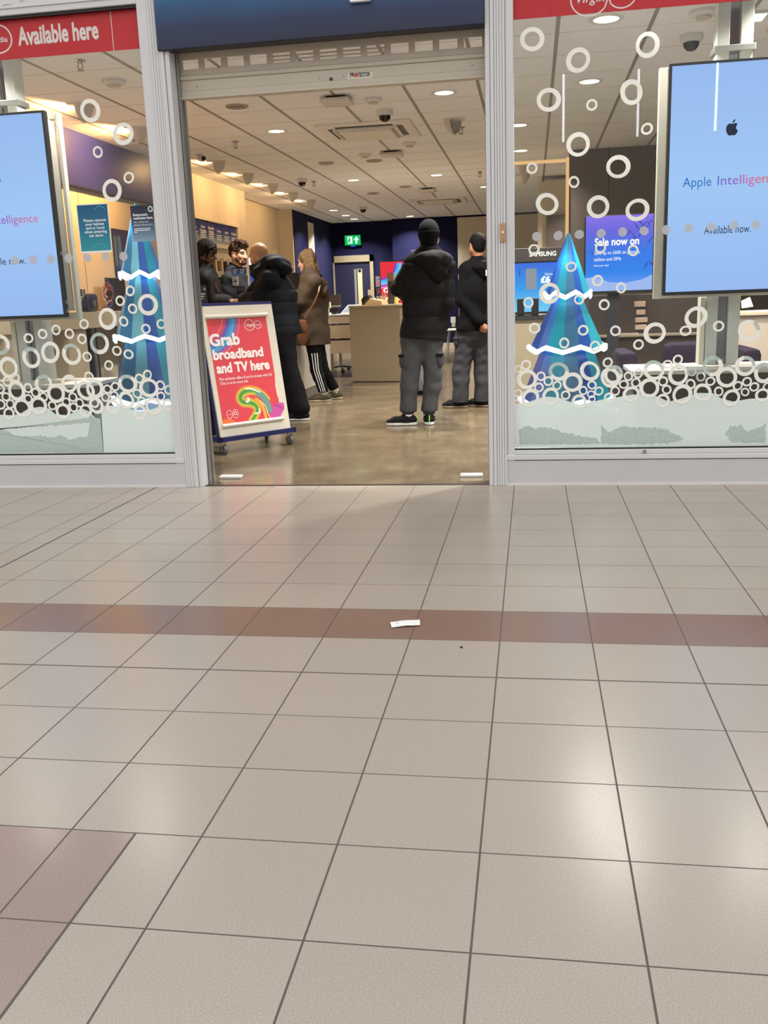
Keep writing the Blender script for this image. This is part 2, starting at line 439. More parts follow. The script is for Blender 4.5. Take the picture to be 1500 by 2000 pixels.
for nm, n1, n2, n3, x0, x1 in (('baseboard_left', 5, 6, 7, -4.6, -2.062), ('baseboard_right', 8, 9, 10, -0.046, 3.3)):
    mb = MB(); mb.box(x0, x1, -0.045, 0.1, 0.0, 0.149, 0.002); rb = structure(mb.build(nm, RISER_M))
    mb = MB(); mb.box(x0, x1, -0.052, -0.045, 0.0, 0.012); mb.build('sealant_bead', mat('pale sealant', 'd9d6d2', 0.6), rb)
    xa, xb = (x0, -2.124) if x0 < -1 else (0.003, x1)
    mb = MB(); mb.box(x0, x1, -0.052, 0.09, 0.154, 0.184, 0.004); mb.box(xa, xb, -0.044, 0.08, 0.1845, 0.212, 0.004)
    sl = structure(mb.build('trim_%d' % n1, WHITE))
    mb = MB(); mb.box(xa, xb, -0.034, -0.01, 0.212, 0.219); mb.build('glazing_gasket', BLACK, sl)
    mb = MB(); mb.box(xa, xb, -0.045, 0.06, 2.81, 2.90, 0.004); mb.box(xa, xb, -0.052, 0.06, 2.845, 2.85)
    hf = structure(mb.build('trim_%d' % n2, WHITE))
    mb = MB(); mb.box(xa, xb, -0.03, 0.0, 2.795, 2.81); mb.build('glazing_gasket', BLACK, hf)
if True:
    o = on_y(831, 883, -0.05)
    mb = MB(); c = Vector((on_y(1259, 883, -0.05).x, -0.045, 0.198)); mb.cyl(c, c + Vector((0, -0.012, 0)), 0.011, 0.009, 16)
    lk = mb.build('window_bead_lock', GREY); tag(lk, 'small round metal lock in the white sill rail under the right window', 'lock')
# wall over the glazing, behind the fascia signs
mb = MB(); mb.box(-8, 8, -0.018, 0.05, 2.90, 4.2); structure(mb.build('wall_front', WHITE))

# ------------------------------------------------------------------ windows with their vinyl
PANE_M = glass_mat('clear shop window glass')
RING_M = film_mat('white vinyl', 'fdfbf0', 0.12)
FROST_M = film_mat('frosted snow film', 'edf9f2', 0.15, clear=0.02)
DOT_M = film_mat('grey manifestation dot', 'd8d7da', 0.3, clear=0.10)
WORN_M = film_mat('worn speckled film', 'cfdcd4', 0.2, speck='98a89f', clear=0.06)
BAN_M = mat('red vinyl banner', 'bd2f34', 0.4, var=0.04, scale=3, **{'Specular IOR Level': 0.3})
BAN_W = mat('pale vinyl letters', 'dcd3cb', 0.5, var=0.02)

def ring(par, px, py, r, i, worn=None, dot=False):
    c = on_y(px, py, 0.0); R = (on_y(px + r, py, 0) - c).length; y = -0.0007 - 0.00009 * i
    rnd = random.Random(int(px * 13 + py * 7)); n = 40
    e, ph = rnd.uniform(0.0, 0.07), rnd.uniform(0, 3.14)
    inn = 0.62 + 0.04 * rnd.random(); ox, oz = rnd.uniform(-.05, .05) * R, rnd.uniform(-.05, .05) * R
    if r < 15: inn, ox, oz = 0.62, ox * .5, oz * .5
    mb = MB()
    def pt(a, k, dx=0, dz=0):
        q = R * k * (1 + e * math.cos(2 * (a - ph))); return Vector((c.x + dx + q * math.cos(a), y, c.z + dz + q * math.sin(a)))
    if dot:
        mb.prism([pt(2 * math.pi * k / n, 1) for k in range(n)], (0, 1, 0), 0)
        return mb.build('dot_decal', DOT_M, par)
    O = [mb.b.verts.new(pt(2 * math.pi * k / n, 1)) for k in range(n)]; I = [mb.b.verts.new(pt(2 * math.pi * k / n, inn, ox, oz)) for k in range(n)]
    for k in range(n):
        mb.mi = 1 if worn and worn[0] <= 360 * k / n <= worn[1] else 0
        mb._f([O[k], O[(k + 1) % n], I[(k + 1) % n], I[k]])
    return mb.build('ring_decal', [RING_M if r > 0 else RING_M, WORN_M], par)

def poly_decal(par, name, pts, m, y):
    mb = MB(); q = [on_y(a, b, 0.0) for a, b in pts]; mb.prism([Vector((p.x, y, p.z)) for p in q], (0, 1, 0), 0)
    return mb.build(name, m, par)
def bushy(pts, seed, amp=4.0):
    """roughens an outline (pixel list) into a crumbly worn edge"""
    rnd = random.Random(seed); out = []
    for (a, b), (c, d) in zip(pts, pts[1:] + pts[:1]):
        L = math.hypot(c - a, d - b); n = max(1, int(L / 3.5))
        for k in range(n):
            t = k / n; out.append((a + (c - a) * t + rnd.uniform(-amp, amp) * .6, min(b + (d - b) * t, 1e9) + rnd.uniform(-amp, amp)))
    return out
def vm_logo(face, cx, cy, w, m, par, wt=0.03, word='Virgin', word2='media', lift=0.0012):
    """two joined loops with the words inside; w = overall width"""
    mb = MB(); t_ = wt * w
    A = (cx - w * .21, cy, w * .29, w * .27); B = (cx + w * .29, cy + w * .0, w * .21, w * .19)
    for (x, y, a, b), s0 in ((A, 0), (B, math.pi)):
        pts = []
        for k in range(33):
            an = s0 + 0.62 + (2 * math.pi - 1.24) * k / 32
            pts.append(face.p(x + a * math.cos(an), y + b * math.sin(an) * (1 + .05 * math.sin(an))))
        mb.ribbon(pts, face.n, t_, lift)
    x0, x1 = A[0] + A[2] * math.cos(.62), B[0] - B[2] * math.cos(.62)
    for s in (1, -1):
        mb.ribbon([face.p(x0, cy + s * A[3] * math.sin(.62)), face.p(x1, cy - s * B[3] * math.sin(.62))], face.n, t_, lift)
    o = mb.build('logo_loops', m, par)
    if word: lettering(face, word, A[0], cy - w * .06, w * .15, m, par, width=w * .44, align='CENTER', lift=lift, slant=0.35, bold=.015)
    if word2: lettering(face, word2, B[0], cy - w * .035, w * .075, m, par, width=w * .29, align='CENTER', lift=lift, bold=.02)
    return o

GLASS = Face((0, 0, 0), (1, 0, 0), (0, 0, 1))
def window(n, x0, x1, zb):
    w = bpy.data.objects.new('window_%d' % n, None); COL.objects.link(w); structure(w); w.location = ((x0 + x1) / 2, 0, 0.21)
    PINV[w.name] = Matrix.Translation(w.location).inverted()
    mb = MB(); mb.box(x0, x1, 0.0, 0.010, 0.20, 2.81); mb.build('pane', PANE_M, w)
    mb = MB(); GLASS.rect(mb, x0, x1, zb, 2.80, 0.0006); bn = mb.build('banner', BAN_M, w)
    return w, bn
win1, ban1 = window(1, -4.40, -2.122, 2.585)
win2, ban2 = window(2, 0.003, 3.2, 2.572)
mb = MB(); GLASS.rect(mb, on_y(219, 60, 0).x - .002, on_y(219, 60, 0).x + .002, 2.585, 2.8, 0.0012); mb.build('banner_seam', BAN_W, ban1)
a, b = on_y(37.5, 88, 0), on_y(195, 79, 0)
lettering(GLASS, 'Available here', a.x, a.z, 0.098, BAN_W, ban1, width=b.x - a.x, bold=0.035, lift=0.0012)
c = on_y(-38, 81, 0); vm_logo(GLASS, c.x, c.z, 0.40, BAN_W, ban1, wt=.022)
c = on_y(1178, -6, 0); vm_logo(GLASS, c.x, c.z, 0.34, BAN_W, ban2, wt=.022)
mb = MB(); GLASS.rect(mb, on_y(1075, 20, 0).x - .002, on_y(1075, 20, 0).x + .002, 2.572, 2.8, 0.0012); mb.build('banner_seam', mat('dark red seam', 'a3262b', .4), ban2)

RIGHT = [(1039.5, 76.5, 23), (1129, 117.6, 23.5), (1265, 87.7, 24), (1072, 195, 23), (1233, 180, 23), (1156, 205, 11), (1263.5, 251.6, 11.5),
 (1129, 282, 23), (1207.7, 325.5, 23), (1039, 328.5, 11), (1121, 355.5, 11), (1068.5, 398.5, 21.5), (1168, 404, 22), (1245, 410, 22.5), (1043, 487, 10.5),
 (1173, 484, 11), (1236.5, 489, 11), (1115.5, 521, 10.5), (1167, 548, 11), (1213, 562, 10.5), (1073, 573, 20.5), (1131, 585, 10), (1032, 591, 10.5),
 (1180, 595, 11), (1044, 641, 11), (1139, 645, 10.5), (1202, 646, 10.5), (1278.5, 650.5, 21.5), (1102, 670, 10.5), (1162, 676, 10.5), (1247, 673, 10.5),
 (1359.5, 619.5, 22), (1339, 646, 11), (1403.5, 637, 11), (1463, 646, 22, (-60, 60))]
C3 = [(145,168,20),(187,146,28),(192,224,55),(268,208,26),(308,234,27),(365,182,53,(0,200)),(257,268,27),(355,258,26),(440,240,54),(533,180,54),(545,255,25),(630,133,28),
 (645,215,55),(662,200,52,(0,120)),(497,285,25),(402,310,26),(582,288,25),(540,305,22),(670,288,27),(742,208,26),(795,193,27),(718,252,26),(783,243,27),(757,305,45),(880,175,56,(0,160)),
 (855,272,55),(930,235,28),(955,143,26),(1010,118,28),(1012,200,57),(950,280,27),(1035,305,55),(1085,183,26,(0,360)),(1080,250,28),(1135,210,27,(60,360)),(1200,153,57,(40,250)),
 (1187,235,27),(1275,213,58),(1145,295,50),(1232,290,27),(1375,152,57,(0,90)),(1335,260,27),(1385,237,27),(1425,265,27),(1375,293,24),(1475,190,55,(30,150)),(1300,325,48),(1495,265,25),
 (145,300,22),(210,325,50),(320,318,48),(475,345,40),(930,340,38),(545,330,20),(640,325,30),(1470,310,40),(140,350,18)]
RIGHT += [(960 + q[0] * .36, 660 + q[1] * .36, q[2] * .36) + tuple(q[3:]) for q in C3]
for i, q in enumerate(RIGHT): ring(win2, q[0], q[1], q[2], i % 14 + (14 if q[1] > 700 else 0), q[3] if len(q) > 3 else None)
for px, py in ((1048,462),(1090,460),(1131.5,458),(1174,456),(1216,453),(1258,451),(1301,449),(1345,446.5),(1389,443),(1433,440),(1477,439)):
    ring(win2, px, py, 8.8, 0, dot=True)
L1 = [(176.4,216,20),(240.7,261.6,20),(191,297,10),(251.5,347,10.3),(219,372,19.5)]
L2 = [(1060,367,38),(978,448,38),(1080,512,38),(1205,480,80),(1007,615,38),(1313,637,38),(1187,676,38),(877,595,77),(685,637,38),(456,685,38),(347,718,38),(565,716,38),(232,752,38),
 (668,758,38),(0,805,77,(200,330)),(255,910,75,(60,130)),(410,868,77),(583,883,77,(30,140)),(810,795,78,(40,250)),(710,903,38),(952,855,38),(1047,883,38),(886,972,37),(70,990,76),
 (125,1072,35),(60,1105,38),(725,1062,36),(355,1122,68,(40,140)),(565,1122,66),(0,1165,40),(138,1182,72),(230,1157,36),(290,1195,36),(232,1245,35),(355,1230,35),(457,1200,72),
 (595,1232,36),(50,1228,35),(5,1290,40),(85,1287,36),(185,1320,70),(315,1300,68),(427,1300,35),(540,1272,35),(600,1315,36),(650,1278,35),(700,1180,72),(775,1165,72),(770,1278,38),
 (785,1300,60),(515,1345,60),(875,1167,35),(938,1145,35),(930,1218,35),(860,1232,35),(1040,1122,72,(50,140)),(1135,1080,37),(1200,1050,37),(1213,1157,75),(1118,1203,37),(1308,1135,37),
 (1375,1172,37),(1030,1255,65),(1310,1225,36),(1155,1265,36),(920,1310,55),(1250,1305,65),(1370,1295,46),(1140,1355,55),(75,1365,45),(700,1340,50)]
L1 += [(q[0] * .24, 480 + q[1] * .24, q[2] * .245) + tuple(q[3:]) for q in L2]
for i, q in enumerate(L1): ring(win1, q[0], q[1], q[2], i % 14 + (14 if q[1] > 720 else 0), q[3] if len(q) > 3 else None)
for a, b in ((125, 122), (270, 113), (415, 110), (558, 103), (710, 97), (858, 90), (1005, 85)): ring(win1, a * .24, 480 + b * .24, 7.9, 0, dot=True)
# snow drifts
s = lambda L: [(960 + a * .36, 660 + b * .36) for a, b in L]
BOT_R = 874.5
poly_decal(win2, 'snow_decal', s([(131,366),(170,352),(210,345),(255,328),(300,318),(370,325),(420,345),(480,362),(530,350),(593.2,336)]) + [(1173.5, BOT_R), (1007, BOT_R)], FROST_M, -0.0004)
poly_decal(win2, 'snow_decal', s([(593.2,336),(680,322),(760,308),(850,303),(900,318),(960,345),(1010,335),(1050,322),(1120,298),(1200,300),(1250,330),(1310,345),(1400,330),(1500,325),(1620,300),(1760,325),(1900,290),(2050,310),(2200,300)]) + [(1752, BOT_R - 4), (1173.5, BOT_R)], FROST_M, -0.0004)
z = lambda L: [(a * .24, 480 + b * .24) for a, b in L]
poly_decal(win1, 'snow_decal', [(-320, 822), (-250, 800), (-170, 818), (-100, 802), (-50, 815)] + z([(0,1375),(100,1380),(170,1365),(230,1325),(330,1310),(400,1325),(450,1370),(550,1380),(620,1345),(660,1320),(730,1350),(775,1400),(815,1410),(840,1690)]) + [(-320, 887)], FROST_M, -0.0004)
poly_decal(win1, 'snow_decal', z([(822,1310),(870,1300),(960,1305),(1050,1320),(1100,1350),(1150,1355),(1200,1345),(1240,1330),(1310,1300),(1425,1290),(1458,1684),(845,1690)]), FROST_M, -0.0004)
poly_decal(win1, 'worn_decal', bushy([(-50, 842)] + z([(0,1490),(60,1510),(120,1545),(230,1550),(330,1545),(420,1560),(500,1540),(570,1580),(640,1560),(715,1545),(735,1440)]), 1, 2.0) + z([(735,1400),(690,1335),(760,1395),(812,1415),(838,1684)]) + [(-50, 884)], WORN_M, -0.0006)
for k, L in enumerate(([(148,490),(190,478),(240,492),(320,482),(380,512),(470,530),(570,540),(592,575),(150,582)],
          [(594,470),(640,512),(700,480),(760,482),(860,490),(930,490),(985,515),(1045,550),(980,570),(800,578),(594,578)],
          [(1268,520),(1300,480),(1350,475),(1390,510),(1440,490),(1488,465),(1485,568),(1300,568)])):
    poly_decal(win2, 'worn_decal', [(a, min(b, 868.5)) for a, b in bushy(s(L), k + 5, 2.4)], WORN_M, -0.0006)

# ------------------------------------------------------------------ fascia signs and roller shutter
def face_px(face, px, py):
    """where a sight line meets a face, in the face's own metres"""
    d = Vector(_ray(px, py)); c = Vector(CAM); t = (face.o - c).dot(face.n) / d.dot(face.n); q = c + d * t - face.o
    return q.dot(face.r), q.dot(face.u)
def letters_px(face, txt, p0, p1, capx, m, parent, **kw):
    a0, b0 = face_px(face, *p0); a1, b1 = face_px(face, *p1); t0 = face_px(face, p0[0], p0[1] - capx)
    al = kw.pop('align', 'LEFT')
    return lettering(face, txt, a0 if al == 'LEFT' else (a0 + a1) / 2, (b0 + b1) / 2, kw.pop('height', t0[1] - b0), m, parent, width=a1 - a0, align=al, **kw)

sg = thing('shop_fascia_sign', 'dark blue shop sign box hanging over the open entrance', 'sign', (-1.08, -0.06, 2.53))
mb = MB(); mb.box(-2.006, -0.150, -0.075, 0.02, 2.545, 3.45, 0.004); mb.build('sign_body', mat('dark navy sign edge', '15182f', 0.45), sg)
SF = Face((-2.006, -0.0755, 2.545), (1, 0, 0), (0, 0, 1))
mb = MB(); SF.rect(mb, 0.003, 1.853, 0.004, 0.9, 0.001); mb.build('sign_face', gradient('blue gradient sign face', [(0, '161c38'), (0.18, '162a50'), (0.34, '154c78'), (0.46, '1a6a98'), (1, '3fa6d4')], 'Z', 2.545, 3.2, 0.35, blotch=.12), sg)  # face colour runs from dark navy at the bottom to brighter blue above
a, b = face_px(SF, 684, 4); a2, _ = face_px(SF, 726, 2); LW = mat('white sign letter', 'f2f2f4', 0.4, var=0.01)
lettering(SF, '2', a, b, .19, LW, sg, width=a2 - a, bold=.03, lift=.016, thick=.014, name='raised_numeral')
mb = MB(); n = 40; cx_, cz_ = a - .20, b + .33
O_ = [[mb.b.verts.new(SF.p(cx_ + r_ * .92 * math.cos(k * 2 * math.pi / n), cz_ + r_ * math.sin(k * 2 * math.pi / n), l_)) for k in range(n)] for r_, l_ in ((.20, .001), (.20, .03), (.12, .03), (.12, .001))]
for A, B in zip(O_, O_[1:]):
    for k in range(n): mb._f([A[k], A[(k + 1) % n], B[(k + 1) % n], B[k]])
mb.build('raised_ring', LW, sg)
BLUE_FASCIA = gradient('pale blue fascia', [(0, '5f97bd'), (1, '7fb4d6')], 'X', -4.5, -2.0, 0.25)
for x0, x1, lb in ((-4.6, -2.128, 'pale blue fascia panel above the window left of the entrance'), (0.008, 3.2, 'pale blue fascia panel above the window right of the entrance')):
    mb = MB(); mb.box(x0, x1, -0.05, -0.0185, 2.903, 3.45, 0.003); o = mb.build('fascia_panel', BLUE_FASCIA); tag(o, lb, 'sign panel')
    if x0 < -1:
        for px, py, w in ((12, 10, .06), (41, 2, .03)):
            mb = MB(); q = on_y(px, py, -0.051); mb.ribbon([q + Vector((-w / 2, 0, 0)), q + Vector((0, 0, .014)), q + Vector((w / 2, 0, .004))], (0, -1, 0), [.004, .012, .004], 0.0008)
            mb.build('peeling_mark', WHITE2, o)

sh = thing('roller_shutter', 'cream roller shutter pulled up under the dark blue entrance sign', 'shutter', (-1.03, 0.1, 2.3))
SHUT = mat('cream shutter slat', 'c2b7a4', 0.45, var=0.05, scale=7)
X0, X1 = -1.945, -0.152
mb = MB()
mb.box(X0, X1, 0.075, 0.105, 2.318, 2.352, 0.004); mb.box(X0, X1, 0.082, 0.104, 2.352, 2.412, 0.003); mb.box(X0, X1, 0.072, 0.105, 2.412, 2.438, 0.008); mb.box(X0, X1, 0.055, 0.115, 2.306, 2.318, 0.003)
mb.build('bottom_rail', SHUT, sh)
mb = MB()
mb.box(X0, X1, 0.085, 0.10, 2.438, 2.472, 0.003); mb.box(X0, X1, 0.085, 0.10, 2.525, 2.60, 0.003)
n = 13
for i in range(n + 1):
    x = X0 + (X1 - X0) * i / n; mb.box(x - 0.018, x + 0.018, 0.087, 0.098, 2.47, 2.53)
for i in range(4, 9):
    xa, xb = X0 + (X1 - X0) * i / n, X0 + (X1 - X0) * (i + 1) / n
    for zz in (2.488, 2.508): mb.box(xa, xb, 0.089, 0.096, zz - .004, zz + .004)
mb.build('perforated_slat', SHUT, sh)
mb = MB(); mb.box(X0, X1, 0.04, 0.30, 2.60, 2.64); mb.build('shutter_hood', SHUT, sh)
RF = Face((X0, 0.0815, 2.352), (1, 0, 0), (0, 0, 1))
a0, b0 = face_px(RF, 679, 157); a1, b1 = face_px(RF, 728, 140)
mb = MB(); RF.rect(mb, a0, a1, b0, b1, 0.002, 0.002); lp = mb.build('label_plate', mat('pale label', 'd9cdb8', 0.4), sh)
dk = mat('dark blue print', '1d2f58', 0.5)
letters_px(RF, 'PR', (684, 150.5), (692.5, 150), 8, dk, lp, bold=.03, lift=.003)
letters_px(RF, 'TECTOR', (699.5, 150), (723, 148.5), 8, dk, lp, bold=.03, lift=.003)
a, b = face_px(RF, 696, 146.5)
mb = MB(); mb.prism([RF.p(a + .011 * math.cos(t * .393), b + .011 * math.sin(t * .393), .0032) for t in range(16)], RF.n, 0); mb.build('red_dot', mat('red print', 'c8402e', .5), lp)
a, b = face_px(RF, 647, 155); c = RF.p(a, b)
mb = MB(); mb.cyl(c, c + RF.n * .004, .013, .013, 20); lk = mb.build('lock_rose', GREY, sh)
mb = MB(); mb.cyl(c + RF.n * .004, c + RF.n * .0055, .009, .009, 16); mb.build('keyhole', DARK, lk)
for px, py in ((624, 153), (670.5, 149), (385, 170), (922, 127)):
    a, b = face_px(RF, px, py); c = RF.p(a, b); mb = MB(); mb.cyl(c, c + RF.n * .003, .005, .005, 10); mb.build('rivet', GREY, sh)
# key switch on the right hand post
q = on_y(982, 454, -0.061)
ks = thing('key_switch', 'small brass switch plate on the right entrance post', 'switch', q)
mb = MB(); mb.box(q.x - .0165, q.x + .0165, q.y - .006, q.y + .006, q.z - .05, q.z + .05, .002); mb.build('plate', mat('brass', 'c39a74', 0.35, 0.5), ks)
mb = MB(); mb.cyl(q + Vector((0, -.006, 0)), q + Vector((0, -.014, 0)), .0085, .0075, 16); mb.build('button', WHITE2, ks)
for s in (-1, 1):
    c = q + Vector((0, -.006, s * .036)); mb = MB(); mb.cyl(c, c + Vector((0, -.002, 0)), .004, .003, 10); mb.build('screw', GREY, ks)
# ------------------------------------------------------------------ floor bits
for (xa, ya), (xb, yb), lb in (((425, 937), (478, 930), 'short white plastic bar on the floor inside the left side of the entrance'), ((898, 934), (944, 927), 'short white plastic bar on the floor inside the right side of the entrance')):
    p, r = on_z(xa, ya, 0), on_z(xb, yb, 0); y = (p.y + r.y) / 2
    mb = MB(); mb.box(p.x, r.x, y - .03, y + .03, -.001, .018, .006); tag(mb.build('floor_bar', WHITE2), lb, 'floor fitting')
P0, P1, P2, P3 = on_z(762, 1217, .002), on_z(820, 1213, .002), on_z(821, 1222, .002), on_z(765, 1226, .002)
mb = MB(); up = Vector((0, 0, 1)); A = [P3, P2, P1, P0]
N = 8; rows = []
for i in range(N + 1):
    t = i / N; lift = .001 + .003 * (math.sin(t * 3.0) ** 2) + (.008 * (t - .8) if t > .8 else 0)
    rows.append((mb.b.verts.new(P3.lerp(P2, t) + up * lift), mb.b.verts.new(P0.lerp(P1, t) + up * (lift + .003))))
for (a, b), (c, d) in zip(rows, rows[1:]): mb._f([a, c, d, b])
rc = mb.build('till_receipt', PAPER, smooth=True); tag(rc, 'torn strip of white paper lying on the brown tile band', 'paper')
mb = MB()
for k in range(2): mb.ribbon([P3.lerp(P0, .35 + .25 * k).lerp(P2.lerp(P1, .35 + .25 * k), t) + up * (.0085) for t in (.16, .27)], up, .002)
mb.build('faint_print', mat('pale grey print', '9b9794', .6), rc)
q = on_z(901, 1264, .002); mb = MB(); mb.sphere(q, (.005, .004, .003)); tag(mb.build('crumb', mat('dark crumb', '33281f', .8)), 'tiny dark crumb on the cream tiles in front of the paper strip', 'crumb')

# ------------------------------------------------------------------ ceiling fixtures
LAMP_E = emit('lit lamp lens', 'fff0d4', 5.0)
def area(name, parent, loc, rot, size, power, col, spread=125):
    L = bpy.data.lights.new(name, 'AREA'); L.shape = 'DISK'; L.size = size; L.energy = power; L.color = col; L.spread = math.radians(spread)
    o = bpy.data.objects.new(name, L); COL.objects.link(o); o.parent = parent; o.location = loc; o.rotation_euler = rot; return o
def make_downlight():
    t = thing('ceiling_downlight', 'x', 'downlight', (0, 0, 0))
    mb = MB(); mb.lathe([(.080, -.004), (.105, -.006), (.112, -.001), (.112, 0.0), (.080, 0.0)], seg=32, caps=False); mb.build('trim_ring', WHITE2, t, True, True)
    mb = MB(); mb.cyl((0, 0, -.0035), (0, 0, -.001), .080, .080, 32); mb.build('lens', LAMP_E, t, False, True)
    area('lamp', t, (0, 0, -.008), (0, 0, 0), .15, LAMP_W, (1.0, .955, .89))
    return t
DL = [(540, 256, 'nearest lit downlight left of the first ceiling cassette'), (866, 181, 'lit downlight nearest the roller shutter, right of the dome camera'),
      (687, 352, 'lit downlight halfway down the shop, left of the row of access points'), (851, 342, 'lit downlight above the man in the black beanie, in front of the second cassette'),
      (942, 365, 'lit downlight half hidden by the right entrance post, above the man in the hoodie'), (1185, 37, 'large lit downlight just under the red banner in the right window'),
      (1151, 159, 'second lit downlight behind the rings of the right window'), (1018, 244, 'third lit downlight in the right window, beside the entrance post'),
      (1020, 294, 'fourth and farthest lit downlight in the right window, low beside the post'), (647, 411, 'first of three lit downlights close together at the back left'),
      (672, 421, 'middle of three lit downlights close together at the back left'), (693, 429, 'last of three lit downlights, nearest the back wall on the left'),
      (803, 424, 'lit downlight directly over the man in the beanie by the back wall')]
dl0 = None
for px, py, lb in DL:
    q = on_z(px, py, CEIL)
    x = round((q.x + .03) / .6) * .6 - .03; loc = (x, min(q.y, 14.7), CEIL)
    if dl0 is None: dl0 = make_downlight(); o = dl0; o.location = loc
    else: o = copy_tree(dl0, loc)
    o['label'] = lb; o['group'] = 'lit ceiling downlights'
# further unseen lamps of the same kind, added to brighten window displays and pier
for x, y, lb in ((-3.63, .42, 'first added ceiling lamp over the left window bench, hidden by the red banner'), (-2.73, .42, 'second added ceiling lamp over the left window tree, hidden by the red banner'),
                 (.72, .42, 'first added ceiling lamp over the right window tree, hidden by the red banner'), (1.62, .42, 'second added ceiling lamp over the right window bench, hidden by the red banner'),
                 (1.77, 1.6, 'ceiling downlight behind the mast at the right edge'), (1.1, 8.0, 'added, unseen ceiling lamp in the bay behind the dark partition')):
    o = copy_tree(dl0, (x, y, CEIL)); o['label'] = lb; o['group'] = 'lit ceiling downlights'
    if y < 1:
        for c in o.children:
            if c.type == 'LIGHT': c.data = c.data.copy(); c.data.energy = LAMP_W * .6

WARM = (1.0, .60, .26)
def make_washer():
    t = thing('wall_washer', 'x', 'spotlight', (0, 0, 0))
    mb = MB(); prof = [(.10, 0.0), (.098, -.03), (.086, -.07), (.055, -.115), (.018, -.140), (.004, -.145)]
    for k0, inner in ((0, 1.0), (1, .93)):
        rings = []
        for r, z in prof:
            rings.append([mb.b.verts.new((r * inner * math.cos(a), r * inner * math.sin(a), z * inner)) for a in [math.radians(-100 + 200 * i / 20) for i in range(21)]])
        for A, B in zip(rings, rings[1:]):
            for i in range(20): mb._f([A[i], A[i + 1], B[i + 1], B[i]] if not k0 else [B[i], B[i + 1], A[i + 1], A[i]])
    mb.build('shade', mat('white spun shade', 'cfcac4', .5, var=.03), t, True, True)
    mb = MB(); mb.cyl((0, 0, -.012), (0, 0, 0), .11, .11, 28); mb.build('ceiling_plate', WHITE2, t, True, True)
    mb = MB(); mb.sphere((-.01, 0, -.045), .026); mb.build('bulb', emit('warm bulb', 'ffc878', 9.0), t, True, True)
    L = bpy.data.lights.new('lamp', 'SPOT'); L.energy = WASH_W; L.color = WARM; L.spot_size = math.radians(150); L.spot_blend = .6; L.shadow_soft_size = .03
    o = bpy.data.objects.new('lamp', L); COL.objects.link(o); o.parent = t; o.location = (-.055, 0, -.055)
    o.rotation_euler = Vector((-1, 0, -.22)).to_track_quat('-Z', 'Y').to_euler()
    return t
WW = [(424, 315, 'nearest of the row of warm wall washers seen through the entrance'), (483, 339, 'second warm wall washer in the row along the left wall'), (532, 359.5, 'third warm wall washer in the row along the left wall'),
      (572, 376, 'fourth warm wall washer in the row along the left wall'), (604.6, 391, 'farthest warm wall washer in the row along the left wall'),
      (172, 203, 'large warm wall washer behind the top ring of the left window'), (276, 249, 'smaller warm wall washer behind the second ring of the left window')]
w0 = None
for px, py, lb in WW:
    q = on_z(px, py, CEIL); loc = (-3.63, q.y, CEIL)
    if w0 is None: w0 = make_washer(); o = w0; o.location = loc
    else: o = copy_tree(w0, loc)
    o['label'] = lb; o['group'] = 'warm wall washers'
    if px < 300:
        for c in o.children:
            if c.type == 'LIGHT': c.data = c.data.copy(); c.data.energy = BAY_W; c.data.color = (1.0, .50, .16)
# unlit shades on the right hand side
q = on_z(887, 232, CEIL); o = copy_tree(w0, tuple(q), 'pale unlit cone shade on the ceiling right of the first cassette', 2.6); o['group'] = 'unlit cone shades'
for c in list(o.children):
    if c.type == 'LIGHT' or c.name.startswith('bulb'): bpy.data.objects.remove(c)
for px, py, lb in ((1016, 320, 'cone shade behind the small upper ring beside the right entrance post'), (1021, 340, 'lower cone shade beside the right entrance post')):
    q = on_z(px, py, CEIL); o2 = copy_tree(o, tuple(q), lb, 0.0)

def make_cassette():
    t = thing('ceiling_cassette', 'x', 'air conditioner', (0, 0, 0)); s = .475
    mb = MB(); mb.box(-s, s, -s, s, -.022, 0, .006); mb.build('frame', mat('off white fascia', 'ebe6de', .5, var=.02), t, False, True)
    mb = MB(); mb.box(-.27, .27, -.27, .27, -.062, -.022, .02); mb.build('intake_grille', mat('off white grille', 'e6e0d7', .5, var=.02), t, False, True)
    for i in range(4):
        mb = MB(); R = Matrix.Rotation(i * math.pi / 2, 4, 'Z'); mb.box(-.29, .29, .315, .375, -.0245, -.021, .004, M=R); v = mb.build('air_slot', DARK, t, False, True)
        mb = MB(); mb.box(-.285, .285, .30, .325, -.045, -.022, .006, M=R); mb.build('vane', WHITE2, v, False, True)
    return t
c0 = make_cassette(); c0.location = (-1.53, 4.36, CEIL); c0['label'] = 'large white square ceiling cassette nearest the entrance'; c0['group'] = 'ceiling cassettes'
o = copy_tree(c0, (-1.53, 11.75, CEIL), 'smaller looking white ceiling cassette far back over the beanie man'); 
def small(name, cat, px, py, lb, build, group=None, z=CEIL):
    q = on_z(px, py, z); t = thing(name, lb, cat, q, group); build(t, q); return t
def f_detector(t, q, s=1.0):
    mb = MB(); mb.lathe([(.075 * s, 0), (.075 * s, -.018), (.06 * s, -.03), (.02, -.034)], Matrix.Translation(q)); mb.build('base', WHITE2, t, True)
    mb = MB(); mb.lathe([(.04 * s, -.028), (.04 * s, -.046), (.02, -.05), (.002, -.05)], Matrix.Translation(q)); mb.build('sensor_cap', CREAM, t, True)
def f_dome(t, q):
    mb = MB(); mb.lathe([(.075, 0), (.08, -.02), (.07, -.045), (.055, -.05)], Matrix.Translation(q)); mb.build('housing', WHITE2, t, True)
    mb = MB(); mb.lathe([(.055, -.048), (.05, -.075), (.03, -.097), (.004, -.104)], Matrix.Translation(q)); mb.build('dome', mat('smoked dome', '0a0a0c', .08), t, True)
